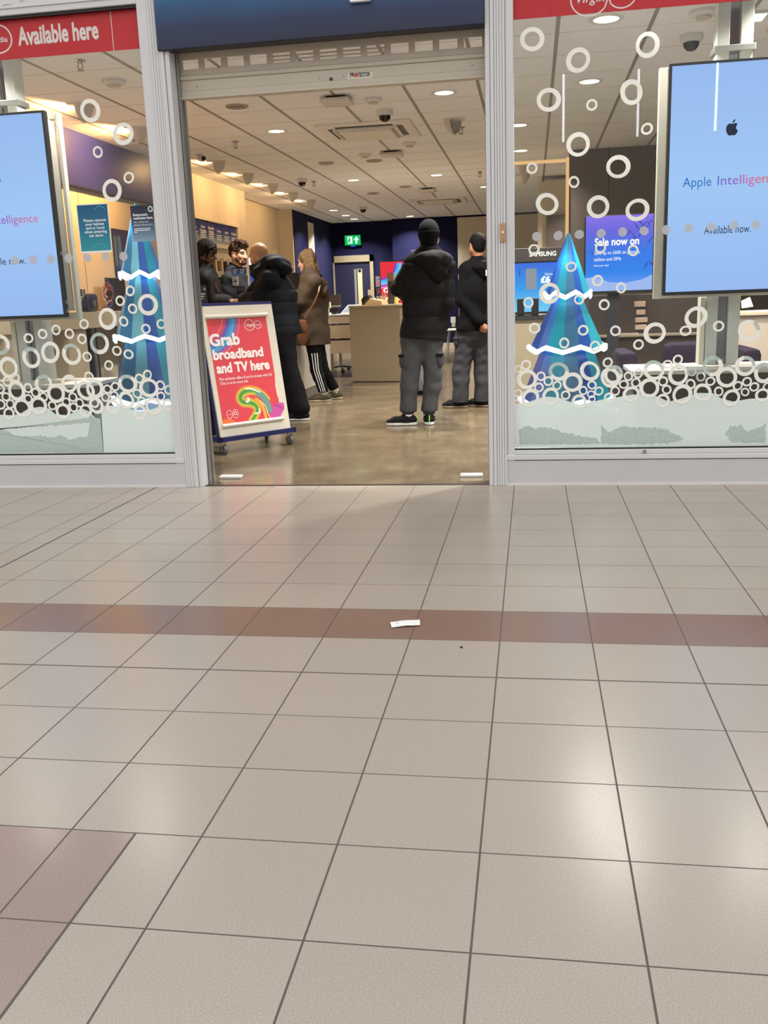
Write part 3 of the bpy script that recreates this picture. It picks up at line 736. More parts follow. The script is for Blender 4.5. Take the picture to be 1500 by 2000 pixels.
def f_ap(t, q):
    mb = MB(); mb.box(q.x - .13, q.x + .13, q.y - .13, q.y + .13, q.z - .055, q.z - .02, .017); mb.build('cover', mat('warm white cover', 'd8d0c6', .4, var=.02), t, True)
    mb = MB(); mb.box(q.x - .08, q.x + .08, q.y - .08, q.y + .08, q.z - .022, q.z, .004); mb.build('mount', DARK, t)
def f_sprinkler(t, q):
    mb = MB(); mb.lathe([(.04, 0), (.04, -.006), (.018, -.01), (.012, -.03)], Matrix.Translation(q)); mb.build('escutcheon', CHROME, t, True)
    mb = MB(); mb.tube([q + Vector((-.012, 0, -.03)), q + Vector((-.022, 0, -.045)), q + Vector((0, 0, -.066))], .004); mb.tube([q + Vector((.012, 0, -.03)), q + Vector((.022, 0, -.045)), q + Vector((0, 0, -.066))], .004)
    mb.cyl(q + Vector((0, 0, -.066)), q + Vector((0, 0, -.07)), .024, .024, 16); mb.build('deflector', GREY, t)
def f_disc(t, q):
    mb = MB(); mb.lathe([(.10, 0), (.10, -.008), (.085, -.014), (.08, -.006)], Matrix.Translation(q)); mb.build('rim', mat('tan metal rim', 'a89c8c', .5), t, True)
    mb = MB(); mb.cyl(q + Vector((0, 0, -.007)), q + Vector((0, 0, -.004)), .08, .08, 24); mb.build('grille', mat('beige grille', '8f8474', .6, scale=200, var=.3), t)
def f_gimbal(t, q):
    f_disc(t, q)
    mb = MB()
    for i in range(3):
        c = q + Vector((-.04 + .04 * i, 0, -.007)); mb.lathe([(.018, -.006), (.012, 0), (.004, .002)], Matrix.Translation(c), 14)
    mb.build('reflector', CHROME, t, True)
def f_bullet(t, q):
    mb = MB(); mb.lathe([(.05, 0), (.05, -.015), (.02, -.02)], Matrix.Translation(q)); mb.build('base', WHITE2, t, True)
    mb = MB(); mb.sphere(q + Vector((.02, -.02, -.05)), (.055, .04, .038)); b = mb.build('camera_body', WHITE2, t, True)
    mb = MB(); mb.sphere(q + Vector((.045, -.045, -.055)), .026); mb.build('camera_lens', mat('smoked dome', '0a0a0c', .08), b, True)
small('smoke_detector', 'detector', 729, 192, 'white round detector right of the access point nearest the shutter', f_detector)
small('smoke_detector', 'detector', 712.6, 300.5, 'small white detector behind the first cassette on its left', f_detector)
small('smoke_detector', 'detector', 799.7, 278.5, 'small white detector just behind the right side of the first cassette', f_detector)
small('smoke_detector', 'detector', 222, 157, 'pale round detector under the red banner in the left window', lambda t, q: f_detector(t, q, 1.2))
small('smoke_detector', 'detector', 1375, 21, 'pale round detector near the top of the right window beside the mast', lambda t, q: f_detector(t, q, 1.2))
small('dome_camera', 'camera', 751, 215, 'white dome camera with black eye in front of the first cassette', f_dome)
small('dome_camera', 'camera', 589.4, 349, 'dome camera with dark globe above the bald customer', f_dome)
small('dome_camera', 'camera', 1350.6, 68, 'dome camera seen through the right window left of the mast', f_dome)
small('dome_camera', 'camera', 709, 404, 'farthest tiny dome camera near the exit sign', f_dome)
small('access_point', 'access point', 657.6, 190, 'rounded square white access point nearest the shutter', f_ap)
small('access_point', 'access point', 764.5, 296, 'rounded white access point behind the first cassette', f_ap)
small('access_point', 'access point', 835, 368, 'farthest white access point in front of the second cassette', f_ap)
small('sprinkler', 'sprinkler', 900.5, 248, 'metal sprinkler head right of the first cassette', f_sprinkler)
small('sprinkler', 'sprinkler', 459.6, 276, 'metal sprinkler head below the unlit triple spotlight', f_sprinkler)
small('sprinkler', 'sprinkler', 155.5, 117, 'metal sprinkler head under the banner in the left window', f_sprinkler)
small('sprinkler', 'sprinkler', 612.7, 354, 'sprinkler head beside the dark globe camera', f_sprinkler)
small('sprinkler', 'sprinkler', 937, 335, 'sprinkler head close to the right entrance post', f_sprinkler)
small('recessed_spotlight', 'spotlight', 462.7, 207, 'unlit round triple spotlight at the left near the shutter', f_gimbal)
small('recessed_spotlight', 'spotlight', 637, 317.7, 'unlit round disc left of the first cassette towards the back', f_disc)
small('ceiling_speaker', 'speaker', 731, 313, 'round speaker grille behind the first cassette', f_disc)
small('ceiling_speaker', 'speaker', 792, 364, 'round speaker grille left of the farthest access point', f_disc)
small('ceiling_speaker', 'speaker', 729, 377, 'round speaker grille left of the second cassette', f_disc)
small('bullet_camera', 'camera', 392, 301, 'small swivelling camera above the nearest wall washer of the row', f_bullet)
q = on_z(1472, 28, CEIL); sq = thing('square_light', 'small square lit panel at the top right beside the mast', 'light', q)
mb = MB(); mb.box(q.x - .075, q.x + .075, q.y - .09, q.y + .09, q.z - .02, q.z, .003); mb.build('housing', WHITE2, sq)
mb = MB(); mb.box(q.x - .065, q.x + .065, q.y - .08, q.y + .08, q.z - .024, q.z - .02); mb.build('lens', LAMP_E, sq)
# slim tube lamps hanging in the mall behind the photographer (seen mirrored in the right window)
for (xa, ya), (xb, yb), lb in (((1101, 145), (1100, 277), 'first slim tube lamp mirrored beside the post in the right window'), ((1247, 135), (1246, 266), 'second slim tube lamp mirrored in the middle of the right window'), ((1402, 122), (1397, 255), 'third slim tube lamp mirrored over the right screen')):
    p, r = on_y(xa, ya, 8.0), on_y(xb, yb, 8.0); x = (p.x + r.x) / 2
    t = thing('tube_lamp', lb, 'lamp', (x, -8.0, r.z), 'mall tube lamps')
    mb = MB(); mb.cyl((x, -8.0, r.z), (x, -8.0, p.z), .016, .016, 14); mb.build('tube', emit('white tube', 'f4f4ff', 14.0), t)
    mb = MB(); mb.tube([(x, -8.0, p.z), (x, -8.0, 5.5)], .004); mb.build('wire', DARK, t)

# ------------------------------------------------------------------ window benches, masts and big screens
TOP_M = mat('white bench top', 'e8e2d4', 0.4, var=0.02); BENCH_M = mat('dark brown bench body', '4a3d36', 0.5, var=.1)
MAST_M = mat('grey painted mast', 'cdd0ca', 0.4, 0.15, var=.03); MAST_D = mat('wavy mirror strip', '8d8f92', 0.12, 0.8, scale=9, var=.4)
def bench(x0, x1, lb):
    t = thing('window_bench', lb, 'bench', ((x0 + x1) / 2, .38, 0))
    mb = MB(); mb.box(x0, x1, .12, .64, .625, .652, .004); mb.build('bench_top', TOP_M, t)
    mb = MB(); mb.box(x0 + .015, x1 - .015, .14, .62, 0, .625); mb.build('bench_body', BENCH_M, t)
    return t
bench(.685, 3.15, 'low dark brown bench with white top under the right screen')
bench(-4.22, -2.76, 'low dark brown bench with white top under the left screen')
PICT = gradient('pale blue screen picture', [(0, '9cc0fb'), (.5, 'a6cdff'), (1, '98bdf6')], 'Z', 1.08, 2.34, glow=1.0)
TXT_D = emit('near black screen text', '17233c', .9)
def apple(face, cx, cy, h, par):
    """bitten fruit outline with a leaf"""
    prof = [(0, .33), (.10, .37), (.22, .385), (.34, .33), (.40, .25)]
    pts = []
    R = [(.02,.34),(.10,.37),(.22,.39),(.32,.36),(.385,.30),(.33,.25),(.275,.15),(.275,.04),(.32,-.06),(.41,-.13),(.36,-.26),(.27,-.40),(.17,-.46),(.09,-.45),(0,-.42),
         (-.09,-.45),(-.17,-.46),(-.27,-.40),(-.36,-.27),(-.42,-.10),(-.43,.06),(-.39,.22),(-.31,.33),(-.20,.385),(-.10,.37)]
    mb = MB(); mb.prism([face.p(cx + x * h * .82, cy - .08 * h + y * h * .82, .0012) for x, y in R], face.n, 0)
    b = mb.build('fruit_logo', TXT_D, par)
    L = [(0, .40), (.02, .52), (.10, .62), (.20, .66), (.19, .55), (.12, .45)]
    mb = MB(); mb.prism([face.p(cx + x * h * .82, cy - .08 * h + y * h * .82, .0012) for x, y in L], face.n, 0); mb.build('logo_leaf', TXT_D, b)
def word_cols(face, word, cols, p0, p1, capx, par, ax=None):
    a0, b0 = face_px(face, *p0); a1, b1 = face_px(face, *p1); h = face_px(face, p0[0], p0[1] - capx)[1] - b0
    xs = [face.p(a0, 0).x, face.p(a1, 0).x]
    m = gradient('text tint ' + ''.join(cols), [(i / (len(cols) - 1), c) for i, c in enumerate(cols)], 'X', xs[0], xs[1], glow=.9)
    lettering(face, word, a0, (b0 + b1) / 2, h, m, par, width=a1 - a0, lift=.0012)
def big_screen(x0, x1, lb, side):
    y = .25; t = thing('window_screen', lb, 'screen', ((x0 + x1) / 2, .5, .652))
    mb = MB(); mb.box(x0, x1, y, y + .045, 1.078, 2.347, .004); body = mb.build('screen_body', BLACK, t)
    F = Face((x0, y - .0006, 1.078), (1, 0, 0), (0, 0, 1)); w = x1 - x0
    mb = MB(); F.rect(mb, .016, w - .016, .02, 1.269 - .016, .0004); mb.build('picture', PICT, body)
    mb = MB(); mb.box(x0 + .03, x1 - .03, y + .045, .44, 1.12, 2.31, .003); mb.build('mounting_box', mat('dull grey mounting box', '8f8b80', .6), t)
    mb = MB(); e = .03 if side > 0 else .006
    for a, b in ((x0 - e, x0 + .02), (x1 - .02, x1 + e)): mb.box(a, b, .43, .475, 1.06, 2.365, .004)
    mb.box(x0 - e + .002, x1 + e - .002, .432, .473, 1.062, 1.105, .003); mb.box(x0 - e + .002, x1 + e - .002, .432, .473, 2.325, 2.363, .003)
    mb.build('backing_frame', mat('cream powder coated frame', 'd9d4c4', .4, var=.02), t)
    mx = (x0 + x1) / 2 + (.045 if side > 0 else -.06)
    mb = MB()
    mb.box(mx - .10, mx - .03, .50, .62, .652, CEIL, .003); mb.box(mx + .03, mx + .10, .50, .62, .652, CEIL, .003); mb.box(mx - .03, mx + .03, .56, .60, .652, CEIL)
    ms = mb.build('mast', MAST_M, t)
    mb = MB(); mb.box(mx - .03, mx + .03, .535, .56, .652, CEIL); mb.build('mirror_strip', MAST_D, ms)
    mb = MB(); mb.box(mx - .115, mx + .115, .485, .635, 2.44, 2.475, .004); mb.build('mast_clamp', GREY, ms)
    mb = MB(); mb.box(mx - .135, mx - .105, .49, .60, .652, 1.06, .003); mb.build('bracket_post', mat('cream powder coated frame', 'd9d4c4'), t)
    return t, F, body
t, F, bd = big_screen(.866, 1.566, 'large blue portrait screen in the right window with a black fruit logo', 1)
a, b = face_px(F, 1430, 249); apple(F, a, b, .094, bd)
word_cols(F, 'Apple', ['1d6fd0', '2a7fd8', '3f76d8'], (1333, 366), (1389, 362.5), 19, bd)
word_cols(F, 'Intelligence', ['6a6fd8', '9a62d0', 'd86aa6', 'e8726a', 'f0a050'], (1399, 362), (1524, 355), 19, bd)
letters_px(F, 'Available now.', (1375, 457.5), (1466, 453), 14, TXT_D, bd, lift=.0012, height=.046)
t, F2, bd2 = big_screen(-3.61, -2.91, 'large blue portrait screen cut off at the left edge of the left window', -1)
a, b = face_px(F2, 75, 432)
word_cols(F2, 'Apple Intelligence', ['2a70c8', '3f76d8', '7a66d2', 'a060cc', 'd86aa6', 'e07aa0'], (-75, 443), (75, 432), 17, bd2)
letters_px(F2, 'Available now.', (-48, 519.5), (51, 515), 15, TXT_D, bd2, lift=.0012, height=.044)
a, b = face_px(F2, -8, 346); apple(F2, a, b, .094, bd2)
for k in range(3):
    mb = MB(); q = on_y((112, 126, 127)[k], (495, 590, 607)[k], .26); mb.box(-2.911, -2.9085, .262, .285, q.z - .012, q.z + .012); mb.build('side_port', GREY, bd2)

# ------------------------------------------------------------------ pleated cone trees
def facet(name, col):
    t = NT(name); v = t.coord(); c = lin(col)
    n = t.noise(v, 5.0, 3.0); cc = t.mix(n, tuple(x * .78 for x in c[:3]) + (1,), tuple(min(1, x * 1.2) for x in c[:3]) + (1,))
    p = t.n('ShaderNodeBsdfPrincipled'); t.l(cc, p.inputs['Base Color']); p.inputs['Roughness'].default_value = .18
    x = t.n('ShaderNodeBsdfTranslucent'); t.l(cc, x.inputs[0]); m = t.n('ShaderNodeMixShader'); m.inputs[0].default_value = .35
    t.l(p.outputs[0], m.inputs[1]); t.l(x.outputs[0], m.inputs[2]); t.l(m.outputs[0], t.out.inputs[0]); return t.m
FAC = [facet('blue acrylic', '2a6cb4'), facet('grey teal acrylic', '6fa3a8'), facet('deep blue acrylic', '1d4e96'), facet('teal acrylic', '1f8e9c'), facet('slate acrylic', '3d6b88')]
GLOW = emit('white light strip', 'e4f4ff', 2.6)
def tree(name_lb, cx, cy, tiers, seed, z0):
    """tiers: (z bottom, radius bottom, z top, radius top)"""
    t = thing('cone_tree', name_lb, 'tree ornament', (cx, cy, 0), 'pleated cone trees'); rnd = random.Random(seed); n = 14
    rot = rnd.random()
    for (zb, rb, zt, rt) in tiers:
        mb = MB(); A = []; B = []
        for i in range(n):
            an = 2 * math.pi * (i + rot) / n; k = 1.0 if i % 2 else .90
            A.append(mb.b.verts.new((cx + rb * k * math.cos(an), cy + rb * k * math.sin(an), zb - (0 if i % 2 else -.012))))
            B.append(mb.b.verts.new((cx + rt * k * math.cos(an), cy + rt * k * math.sin(an), zt)))
        for i in range(n):
            mb.mi = (3, 4, 1, 2, 3, 0, 4, 3, 1, 2, 0, 3, 4, 2)[(i + seed * 2) % 14]; mb._f([A[i], A[(i + 1) % n], B[(i + 1) % n], B[i]])
        tr = mb.build('tier', FAC, t)
        mb = MB(); r = rb * 1.06; P = []
        for i in range(2 * n):
            an = math.pi * (i + 2 * rot) / n; k = (1.0, .95, .90, .95)[(i + 2) % 4]
            zz_ = (.020, .004, -.012, .004)[(i + 2) % 4]; up, dn = zz_ + .013, zz_ - .010; P.append([mb.b.verts.new((cx + r * k * f * math.cos(an), cy + r * k * f * math.sin(an), zb + dz)) for f, dz in ((1.0, dn), (1.0, up), (.93, up + .006), (.93, dn))])
        for i in range(2 * n):
            for j in range(4): mb._f([P[i][j], P[(i + 1) % (2 * n)][j], P[(i + 1) % (2 * n)][(j + 1) % 4], P[i][(j + 1) % 4]])
        mb.build('light_collar', GLOW, tr)
        L = bpy.data.lights.new('collar_lamp', 'POINT'); L.energy = 1.7; L.color = (.62, .84, 1.0); L.shadow_soft_size = .03
        o = bpy.data.objects.new('collar_lamp', L); COL.objects.link(o); o.parent = t; o.location = (0, 0, zt - .035 - (.14 if rt < .02 else 0))
    mb = MB(); mb.box(cx - .30, cx + .30, cy - .30, cy + .30, 0, z0, .01); mb.build('plinth', mat('white plinth', 'd5dbe0', .5), t)
    return t
tree('smaller blue and teal pleated cone tree with glowing collars in the right window', .33, .55, [(.435, .300, .775, .165), (.765, .245, 1.105, .080), (1.095, .148, 1.475, .008)], 1, .40)
tree('taller blue and teal pleated cone tree partly behind the left entrance post', -2.47, .50, [(.50, .275, .925, .15), (.915, .225, 1.335, .085), (1.325, .150, 1.79, .008)], 3, .46)

# ------------------------------------------------------------------ notices on the left glass
TEAL = gradient('teal poster print', [(0, '2f9a9c'), (.45, '1a7391'), (1, '11527c')], 'Z', 1.45, 1.74, .4, blotch=.3)
NIGHT = gradient('night blue card print', [(0, '8fa9bb'), (.35, '54708a'), (.62, '27334f'), (1, '1a1a2c')], 'Z', 1.5, 1.73, .4)
def notice(lb, px, m, border=0.0):
    q = [on_y(a, b, .012) for a, b in px]; x0, x1 = (q[0].x + q[3].x) / 2, (q[1].x + q[2].x) / 2; z1, z0 = (q[0].z + q[1].z) / 2, (q[2].z + q[3].z) / 2
    t = thing('window_notice', lb, 'notice', ((x0 + x1) / 2, -.004, z0)); F = Face((x0, -.0012, z0), (1, 0, 0), (0, 0, 1))
    mb = MB(); F.rect(mb, 0, x1 - x0, 0, z1 - z0, 0, .0008); mb.build('card', PAPER, t)
    mb = MB(); F.rect(mb, border, x1 - x0 - border, border * 2, z1 - z0 - border, .0004); pr = mb.build('print', m, t)
    return t, F, pr
t, F, pr = notice('teal window notice asking to remove helmet or hood', [(151.5, 400), (214, 396.5), (220, 493), (158.5, 495)], TEAL, .006)
for i, s_ in enumerate(('Please remove', 'your helmet', 'and or hood', 'when entering', 'our store')):
    x0, x1 = ((163, 207), (167, 203.5), (168.5, 204), (165.5, 209), (174.5, 201.5))[i]
    letters_px(F, s_, (x0 + 0, 433.5 + 7.4 * i), (x1, 431.8 + 7.4 * i), 5.0, PRINT_WHITE, pr, lift=.0008, bold=.02, height=.0165)
for px, py, r in ((195, 412, 11), (195, 486, 12)):
    a, b = face_px(F, px, py); mb = MB(); mb.ribbon([F.p(a + r * .0031 * math.cos(k * .2 + .3), b + r * .0031 * math.sin(k * .2 + .3) * .8) for k in range(14)], F.n, .004, .0007); mb.build('bubble_print', mat('pale teal print', '4f9fb0', .5), pr)
t, F, pr = notice('dark to pale blue window card with a white round logo beside the entrance post', [(255.5, 403), (300, 400.5), (306, 470), (262.5, 473)], NIGHT)
a, b = face_px(F, 293.5, 408)
def o2_logo(F, a, b, r, par, lift=.0008):
    mb = MB(); mb.ribbon([F.p(a + r * .82 * math.cos(k * math.pi / 12), b + r * math.sin(k * math.pi / 12)) for k in range(25)], F.n, r * .42, lift); mb.build('round_logo', PRINT_WHITE, par)
    lettering(F, '2', a + r * 1.05, b - r * 1.25, r * .7, PRINT_WHITE, par, lift=lift, bold=.02)
o2_logo(F, a, b, .0145, pr)
for s_, p0, p1, h in (("Everyone's", (260, 423), (288, 420.5), .0155), ('welcome here', (261, 429.5), (298.5, 426.5), .0155), ('But verbal and', (261.5, 436), (289, 434), .010), ("physical abuse isn't", (262, 441.5), (298, 439), .010)):
    letters_px(F, s_, p0, p1, 4, PRINT_WHITE, pr, lift=.0008, bold=.03 if h > .012 else .0, height=h)
for k, (x1) in enumerate((294, 293, 268)):
    a, b = face_px(F, 262.5, 448 + 3.3 * k); a1, _ = face_px(F, x1, 446); mb = MB(); F.rect(mb, a, a1, b, b + .004, .0008); mb.build('small_print_line', PRINT_WHITE, pr)

# ------------------------------------------------------------------ left wall bay
WX = -4.258
def wall_poster(name, lb, cat, y0, y1, z0, z1, m, depth=.012, x=WX):
    F = Face((x + depth + .002, y0, z0), (0, 1, 0), (0, 0, 1)); t = thing(name, lb, cat, (x + depth / 2, (y0 + y1) / 2, z0))
    mb = MB(); mb.box(x + .001, x + depth, y0, y1, z0, z1); mb.build('board', DARK, t)
    mb = MB(); F.rect(mb, 0, y1 - y0, 0, z1 - z0, 0); pr = mb.build('print', m, t); return t, F, pr
t, F, pr = wall_poster('phone_poster', 'dark blue phone poster on the wall behind the left tree', 'poster', 4.02, 4.80, 1.45, 1.945, gradient('dark blue poster', [(0, '2f4f98'), (.5, '2a2f78'), (1, '2c1f5c')], 'Z', 1.45, 1.945))
for px, py, w in ((226, 488, .07), (234, 489, .09)):
    a, b = face_px(F, px, py); mb = MB()
    R = .02; pts = [(a - w / 2, b - .17), (a + w / 2, b - .17), (a + w / 2, b + .13), (a + w / 2 - .02, b + .15), (a - w / 2 + .02, b + .15), (a - w / 2, b + .13)]
    mb.prism([F.p(x, y_, .001 + .0006 * (w > .08)) for x, y_ in pts], F.n, 0); ph = mb.build('printed_phone', mat('steel blue print', '5b7699' if w < .08 else '7d98b4', .4), pr)
letters_px(F, 'W', (247, 477), (255, 476), 6, PRINT_WHITE, pr, lift=.0015)
t, F, pr = wall_poster('swirl_poster', 'dark poster with a bright swirling pattern standing on the left counter', 'poster', 3.52, 3.97, 1.12, 1.43, mat('dark print', '1c1622', .4), x=-4.15)
rnd = random.Random(4); cols = [mat('print ' + c, c, .5) for c in ('e8dcc8', 'd9772e', '8d3f6f', '3f6fae', 'c03a30')]
a, b = face_px(F, 209, 573)
for k in range(9):
    r = .03 + .012 * k; s0 = rnd.uniform(0, 6); mb = MB(); mb.ribbon([F.p(a + r * 1.2 * math.cos(s0 + i * .22) + .01 * math.sin(5 * i), b + r * 1.0 * math.sin(s0 + i * .22) + .012 * math.sin(i * 1.3 + k)) for i in range(16)], F.n, .010, .0008 + .0002 * k)
    mb.build('printed_swirl', cols[k % 5], pr)
a0, b0 = face_px(F, 207, 601); mb = MB(); F.rect(mb, a0 - .06, a0 + .10, b0, b0 + .012, .001); mb.build('printed_bar', cols[2], pr)
sc = thing('wall_counter', 'long cream counter along the left wall under the orange lit bay', 'counter', (-4.05, 3.2, 0))
xf = -3.92; zt, zb = on_x(180, 609, xf).z, on_x(180, 641, xf).z
mb = MB(); mb.box(-4.255, xf, .8, 5.8, zb, zt, .004); mb.build('counter_top', LAMINATE, sc)
for y0_, y1_ in ((1.2, 1.45), (2.25, 2.6), (3.9, 4.0), (5.3, 5.4)): mb = MB(); mb.box(-4.255, xf - .03, y0_, y1_, 0, zb); mb.build('support_panel', LAMINATE, sc)
mb = MB(); mb.box(-4.25, -4.22, 2.7, 3.25, 0, zb - .02); mb.build('back_panel', NAVY, sc)
for k, px in enumerate((180, 185, 190)):
    q = on_x(px, 690, -4.0); mb = MB(); mb.tube([(-4.0, q.y, zb), (-4.0, q.y + .01, .5), (-4.01, q.y, .05)], .014 if k != 1 else .02); mb.build('cable_conduit', (DARK, GREY, DARK)[k], sc)
mb = MB(); q = on_x(182, 700, -4.0); mb.tube([(-3.99, q.y - .1 + .02 * k - .25 * math.sin(k * .35), .95 - .06 * k) for k in range(10)], .005); mb.build('loose_cable', BLACK, sc)
def counter_card(lb, px0, px1, pyt, pyb, plane, ax='x', txt=True):
    on = on_x if ax == 'x' else on_y
    A, B = on(px0, pyb, plane), on(px1, pyb, plane); zt_ = on(px0, pyt, plane).z; r = (B - A); r.z = 0; w = r.length; z0_ = min(A.z, B.z)
    F = Face((A.x, A.y, z0_), r, (0, 0, 1)); h = zt_ - z0_
    t = thing('counter_card', lb, 'card', (A.lerp(B, .5).x, A.lerp(B, .5).y, z0_))
    mb = MB(); F.rect(mb, 0, w, 0, h, 0, .006); mb.build('card', mat('night blue card', '23253a', .4), t)
    mb = MB(); mb.prism([F.p(0, 0, 0), F.p(w, 0, 0), F.p(w, 0, -.08), F.p(0, 0, -.08)], (0, 0, 1), .006); mb.build('foot', DARK, t)
    o2_logo(F, w * .74, h * .84, w * .13, t, .001)
    for k in range(3): mb = MB(); F.rect(mb, w * .1, w * (.8 - .15 * k), h * (.62 - .10 * k), h * (.66 - .10 * k), .001); mb.build('printed_line', PRINT_WHITE, t)
    return t
q = on_x(180, 609, -4.05)
counter_card('dark card with round white logo on the left counter behind the screen', 153, 170, 565, 604, -4.02)
sp = thing('dark_speaker', 'dark round topped device beside the card on the left counter', 'device', (-4.08, 3.2, zt)); q = on_x(176, 604, -4.05)
mb = MB(); mb.box(-4.12, -4.0, q.y - .10, q.y + .10, zt, zt + .17, .03); mb.build('body', mat('midnight casing', '26324f', .35), sp, True)
mb = MB(); mb.cyl((-4.0, q.y, zt + .08), (-3.994, q.y, zt + .08), .03, .03, 20); mb.build('button_ring', GREY, sp)
q = on_x(234, 590, -4.0); wl_ = thing('round_clock_display', 'small black round display half hidden behind the left tree edge', 'device', (-4.0, q.y, zt))
mb = MB(); mb.cyl((-4.03, q.y, q.z), (-4.0, q.y, q.z), .075, .075, 28); mb.build('disc', BLACK, wl_); mb = MB(); mb.box(-4.06, -3.97, q.y - .05, q.y + .05, zt, q.z - .05, .006); mb.build('stand', DARK, wl_)

# category boards and accessory wall seen through the entrance
CB = gradient('navy to pale board print', [(0, 'a8b0b8'), (.35, '5a6f9c'), (.6, '2a3a80'), (1, '26286c')], 'Z', 1.95, 2.22)
hb = thing('header_light_box', 'pale frame around the blue category boards on the left wall', 'frame', (-4.24, 7.35, 1.93))
mb = MB()
mb.box(-4.258, -4.22, 6.30, 8.40, 2.235, 2.29, .004); mb.box(-4.258, -4.22, 8.34, 8.40, 1.92, 2.235, .004); mb.box(-4.258, -4.22, 6.30, 8.40, 1.90, 1.945, .004)
mb.build('frame', mat('lit cream frame', 'e6dcc4', .5), hb)
names = ['Cases', 'Screen\nProtection', 'Bundle\nPacks', 'Power', 'Audio', 'Wearables']
for k in range(6):
    y0_ = 6.36 + k * .33; F = Face((-4.243, y0_, 1.95), (0, 1, 0), (0, 0, 1))
    t = thing('category_board', 'blue category board reading ' + names[k].replace('\n', ' '), 'sign', (-4.25, y0_ + .16, 1.95), 'blue category boards')
    mb = MB(); mb.box(-4.257, -4.244, y0_, y0_ + .318, 1.95, 2.23, .002); mb.build('board', CB, t)
    n2 = '\n' in names[k]; lettering(F, names[k], .16, .165 if not n2 else .185, .034, PRINT_WHITE, t, width=.24 if n2 or k == 5 else .16, align='CENTER', bold=.03, lift=.001)
    for j in range(3): mb = MB(); F.rect(mb, .05, .27 - .03 * (j % 2), .06 + .028 * j, .072 + .028 * j, .001); mb.build('printed_line', PRINT_WHITE, t)
rnd = random.Random(11); k = 0
PK = [BLACK, DARK, mat('clear grey pack', '8f8a80', .3), mat('tan pack', '8b6b4a', .5)]
for zz, lbz in ((1.72, 'top'), (1.50, 'second'), (1.28, 'third')):
    for j in range(6):
        y0_ = 6.75 + .26 * j
        o = thing('accessory_pack', 'phone accessory pack on the %s row of hooks, %s from the entrance' % (lbz, ('first', 'second', 'third', 'fourth', 'fifth', 'sixth')[j]), 'accessory', (-4.2, y0_, zz - .17), 'accessory packs on hooks')
        h = rnd.uniform(.13, .17); mb = MB(); mb.box(-4.21, -4.17, y0_ - .045, y0_ + .045, zz - h, zz, .006); mb.build('pack', PK[(j * 2 + k + rnd.randint(0, 1)) % 4], o)
        mb = MB(); mb.box(-4.192, -4.188, y0_ - .03, y0_ + .03, zz, zz + .03); mb.build('hang_tab', WHITE2, o)
        mb = MB(); mb.tube([(-4.258, y0_, zz + .02), (-4.13, y0_, zz + .02), (-4.12, y0_, zz + .035)], .004); mb.build('hook', CHROME, o); k += 1
t, F, pr = wall_poster('wall_light_box', 'white edged lit picture on the wall behind the bald customer', 'screen', 9.6, 10.9, 1.15, 1.86, emit('lit white panel', 'e8ecf4', 1.3), .05, -4.56)
mb = MB(); F.rect(mb, .10, 1.12, .06, .60, .001); mb.build('picture', gradient('lit blue picture', [(0, '8fa8ff'), (.6, '3a4a9c'), (1, '23306c')], 'Z', 1.15, 1.86, glow=.8), pr)

# ------------------------------------------------------------------ service counter with its clutter
ct = thing('service_counter', 'long white service counter the customers lean on', 'counter', (-2.73, 5.0, 0))
mb = MB(); mb.box(-2.84, -2.545, 3.02, 6.66, .11, 1.03, .003); mb.build('carcass', mat('white laminate', 'd4cdc2', .4, var=.03), ct)
mb = MB(); mb.box(-2.82, -2.56, 3.04, 6.64, 0, .11); mb.build('plinth', GREY, ct)
mb = MB(); mb.box(-2.86, -2.52, 3.0, 6.69, 1.03, 1.065, .004); mb.box(-3.01, -2.861, 3.0, 4.15, 1.031, 1.064, .004); mb.build('worktop', LAMINATE, ct)
ZC = 1.065
mn = thing('counter_monitor', 'black monitor on the service counter between the bald man and the woman', 'monitor', (-2.72, 5.75, ZC))
q = on_y(557, 533, 5.75); q2 = on_y(581, 566, 5.75)
mb = MB(); mb.box(q.x - .1, q2.x + .03, 5.74, 5.775, q2.z, q.z, .006); mb.build('screen', BLACK, mn)
mb = MB(); mb.box(-2.74, -2.70, 5.76, 5.79, ZC, q2.z + .1); mb.build('stand', DARK, mn); mb = MB(); mb.box(-2.82, -2.62, 5.68, 5.86, ZC, ZC + .012, .004); mb.build('base', DARK, mn)
q = on_y(466, 530, 4.1)
cs = thing('counter_sign', 'small blue card on a post over the service counter', 'sign', (-2.83, 4.1, ZC))
A, B = on_y(453, 539, 4.1), on_y(481, 522, 4.1); F = Face((A.x, 4.099, A.z), (1, 0, 0), (0, 0, 1)); w, h = B.x - A.x, B.z - A.z
mb = MB(); F.rect(mb, 0, w, 0, h, 0, .004); mb.build('card', gradient('blue counter card', [(0, '5f8fc0'), (.4, '2a4a90'), (1, '1d2a60')], 'Z', A.z, B.z), cs)
for (a_, b_) in ((.08, .42), (.55, .92)):
    for k in range(3): mb = MB(); F.rect(mb, w * a_, w * (b_ - .06 * k), h * (.72 - .2 * k), h * (.79 - .2 * k), .001); mb.build('printed_line', PRINT_WHITE, cs)
C_, D_ = on_y(455, 558, 4.1), on_y(465, 540, 4.1); mb = MB(); mb.box(C_.x, D_.x, 4.095, 4.10, C_.z, D_.z); mb.build('white_tag', PAPER, cs)
for k in range(4): mb = MB(); mb.box(C_.x + .008, D_.x - .008, 4.0935, 4.095, C_.z + .012 + .022 * k, C_.z + .012 + .022 * k + (.014 if k == 1 else .006)); mb.build('tag_line', DARK, cs)
mb = MB(); mb.tube([(C_.x + .02, 4.11, ZC), (C_.x + .02, 4.11, B.z)], .007); mb.build('post', DARK, cs)
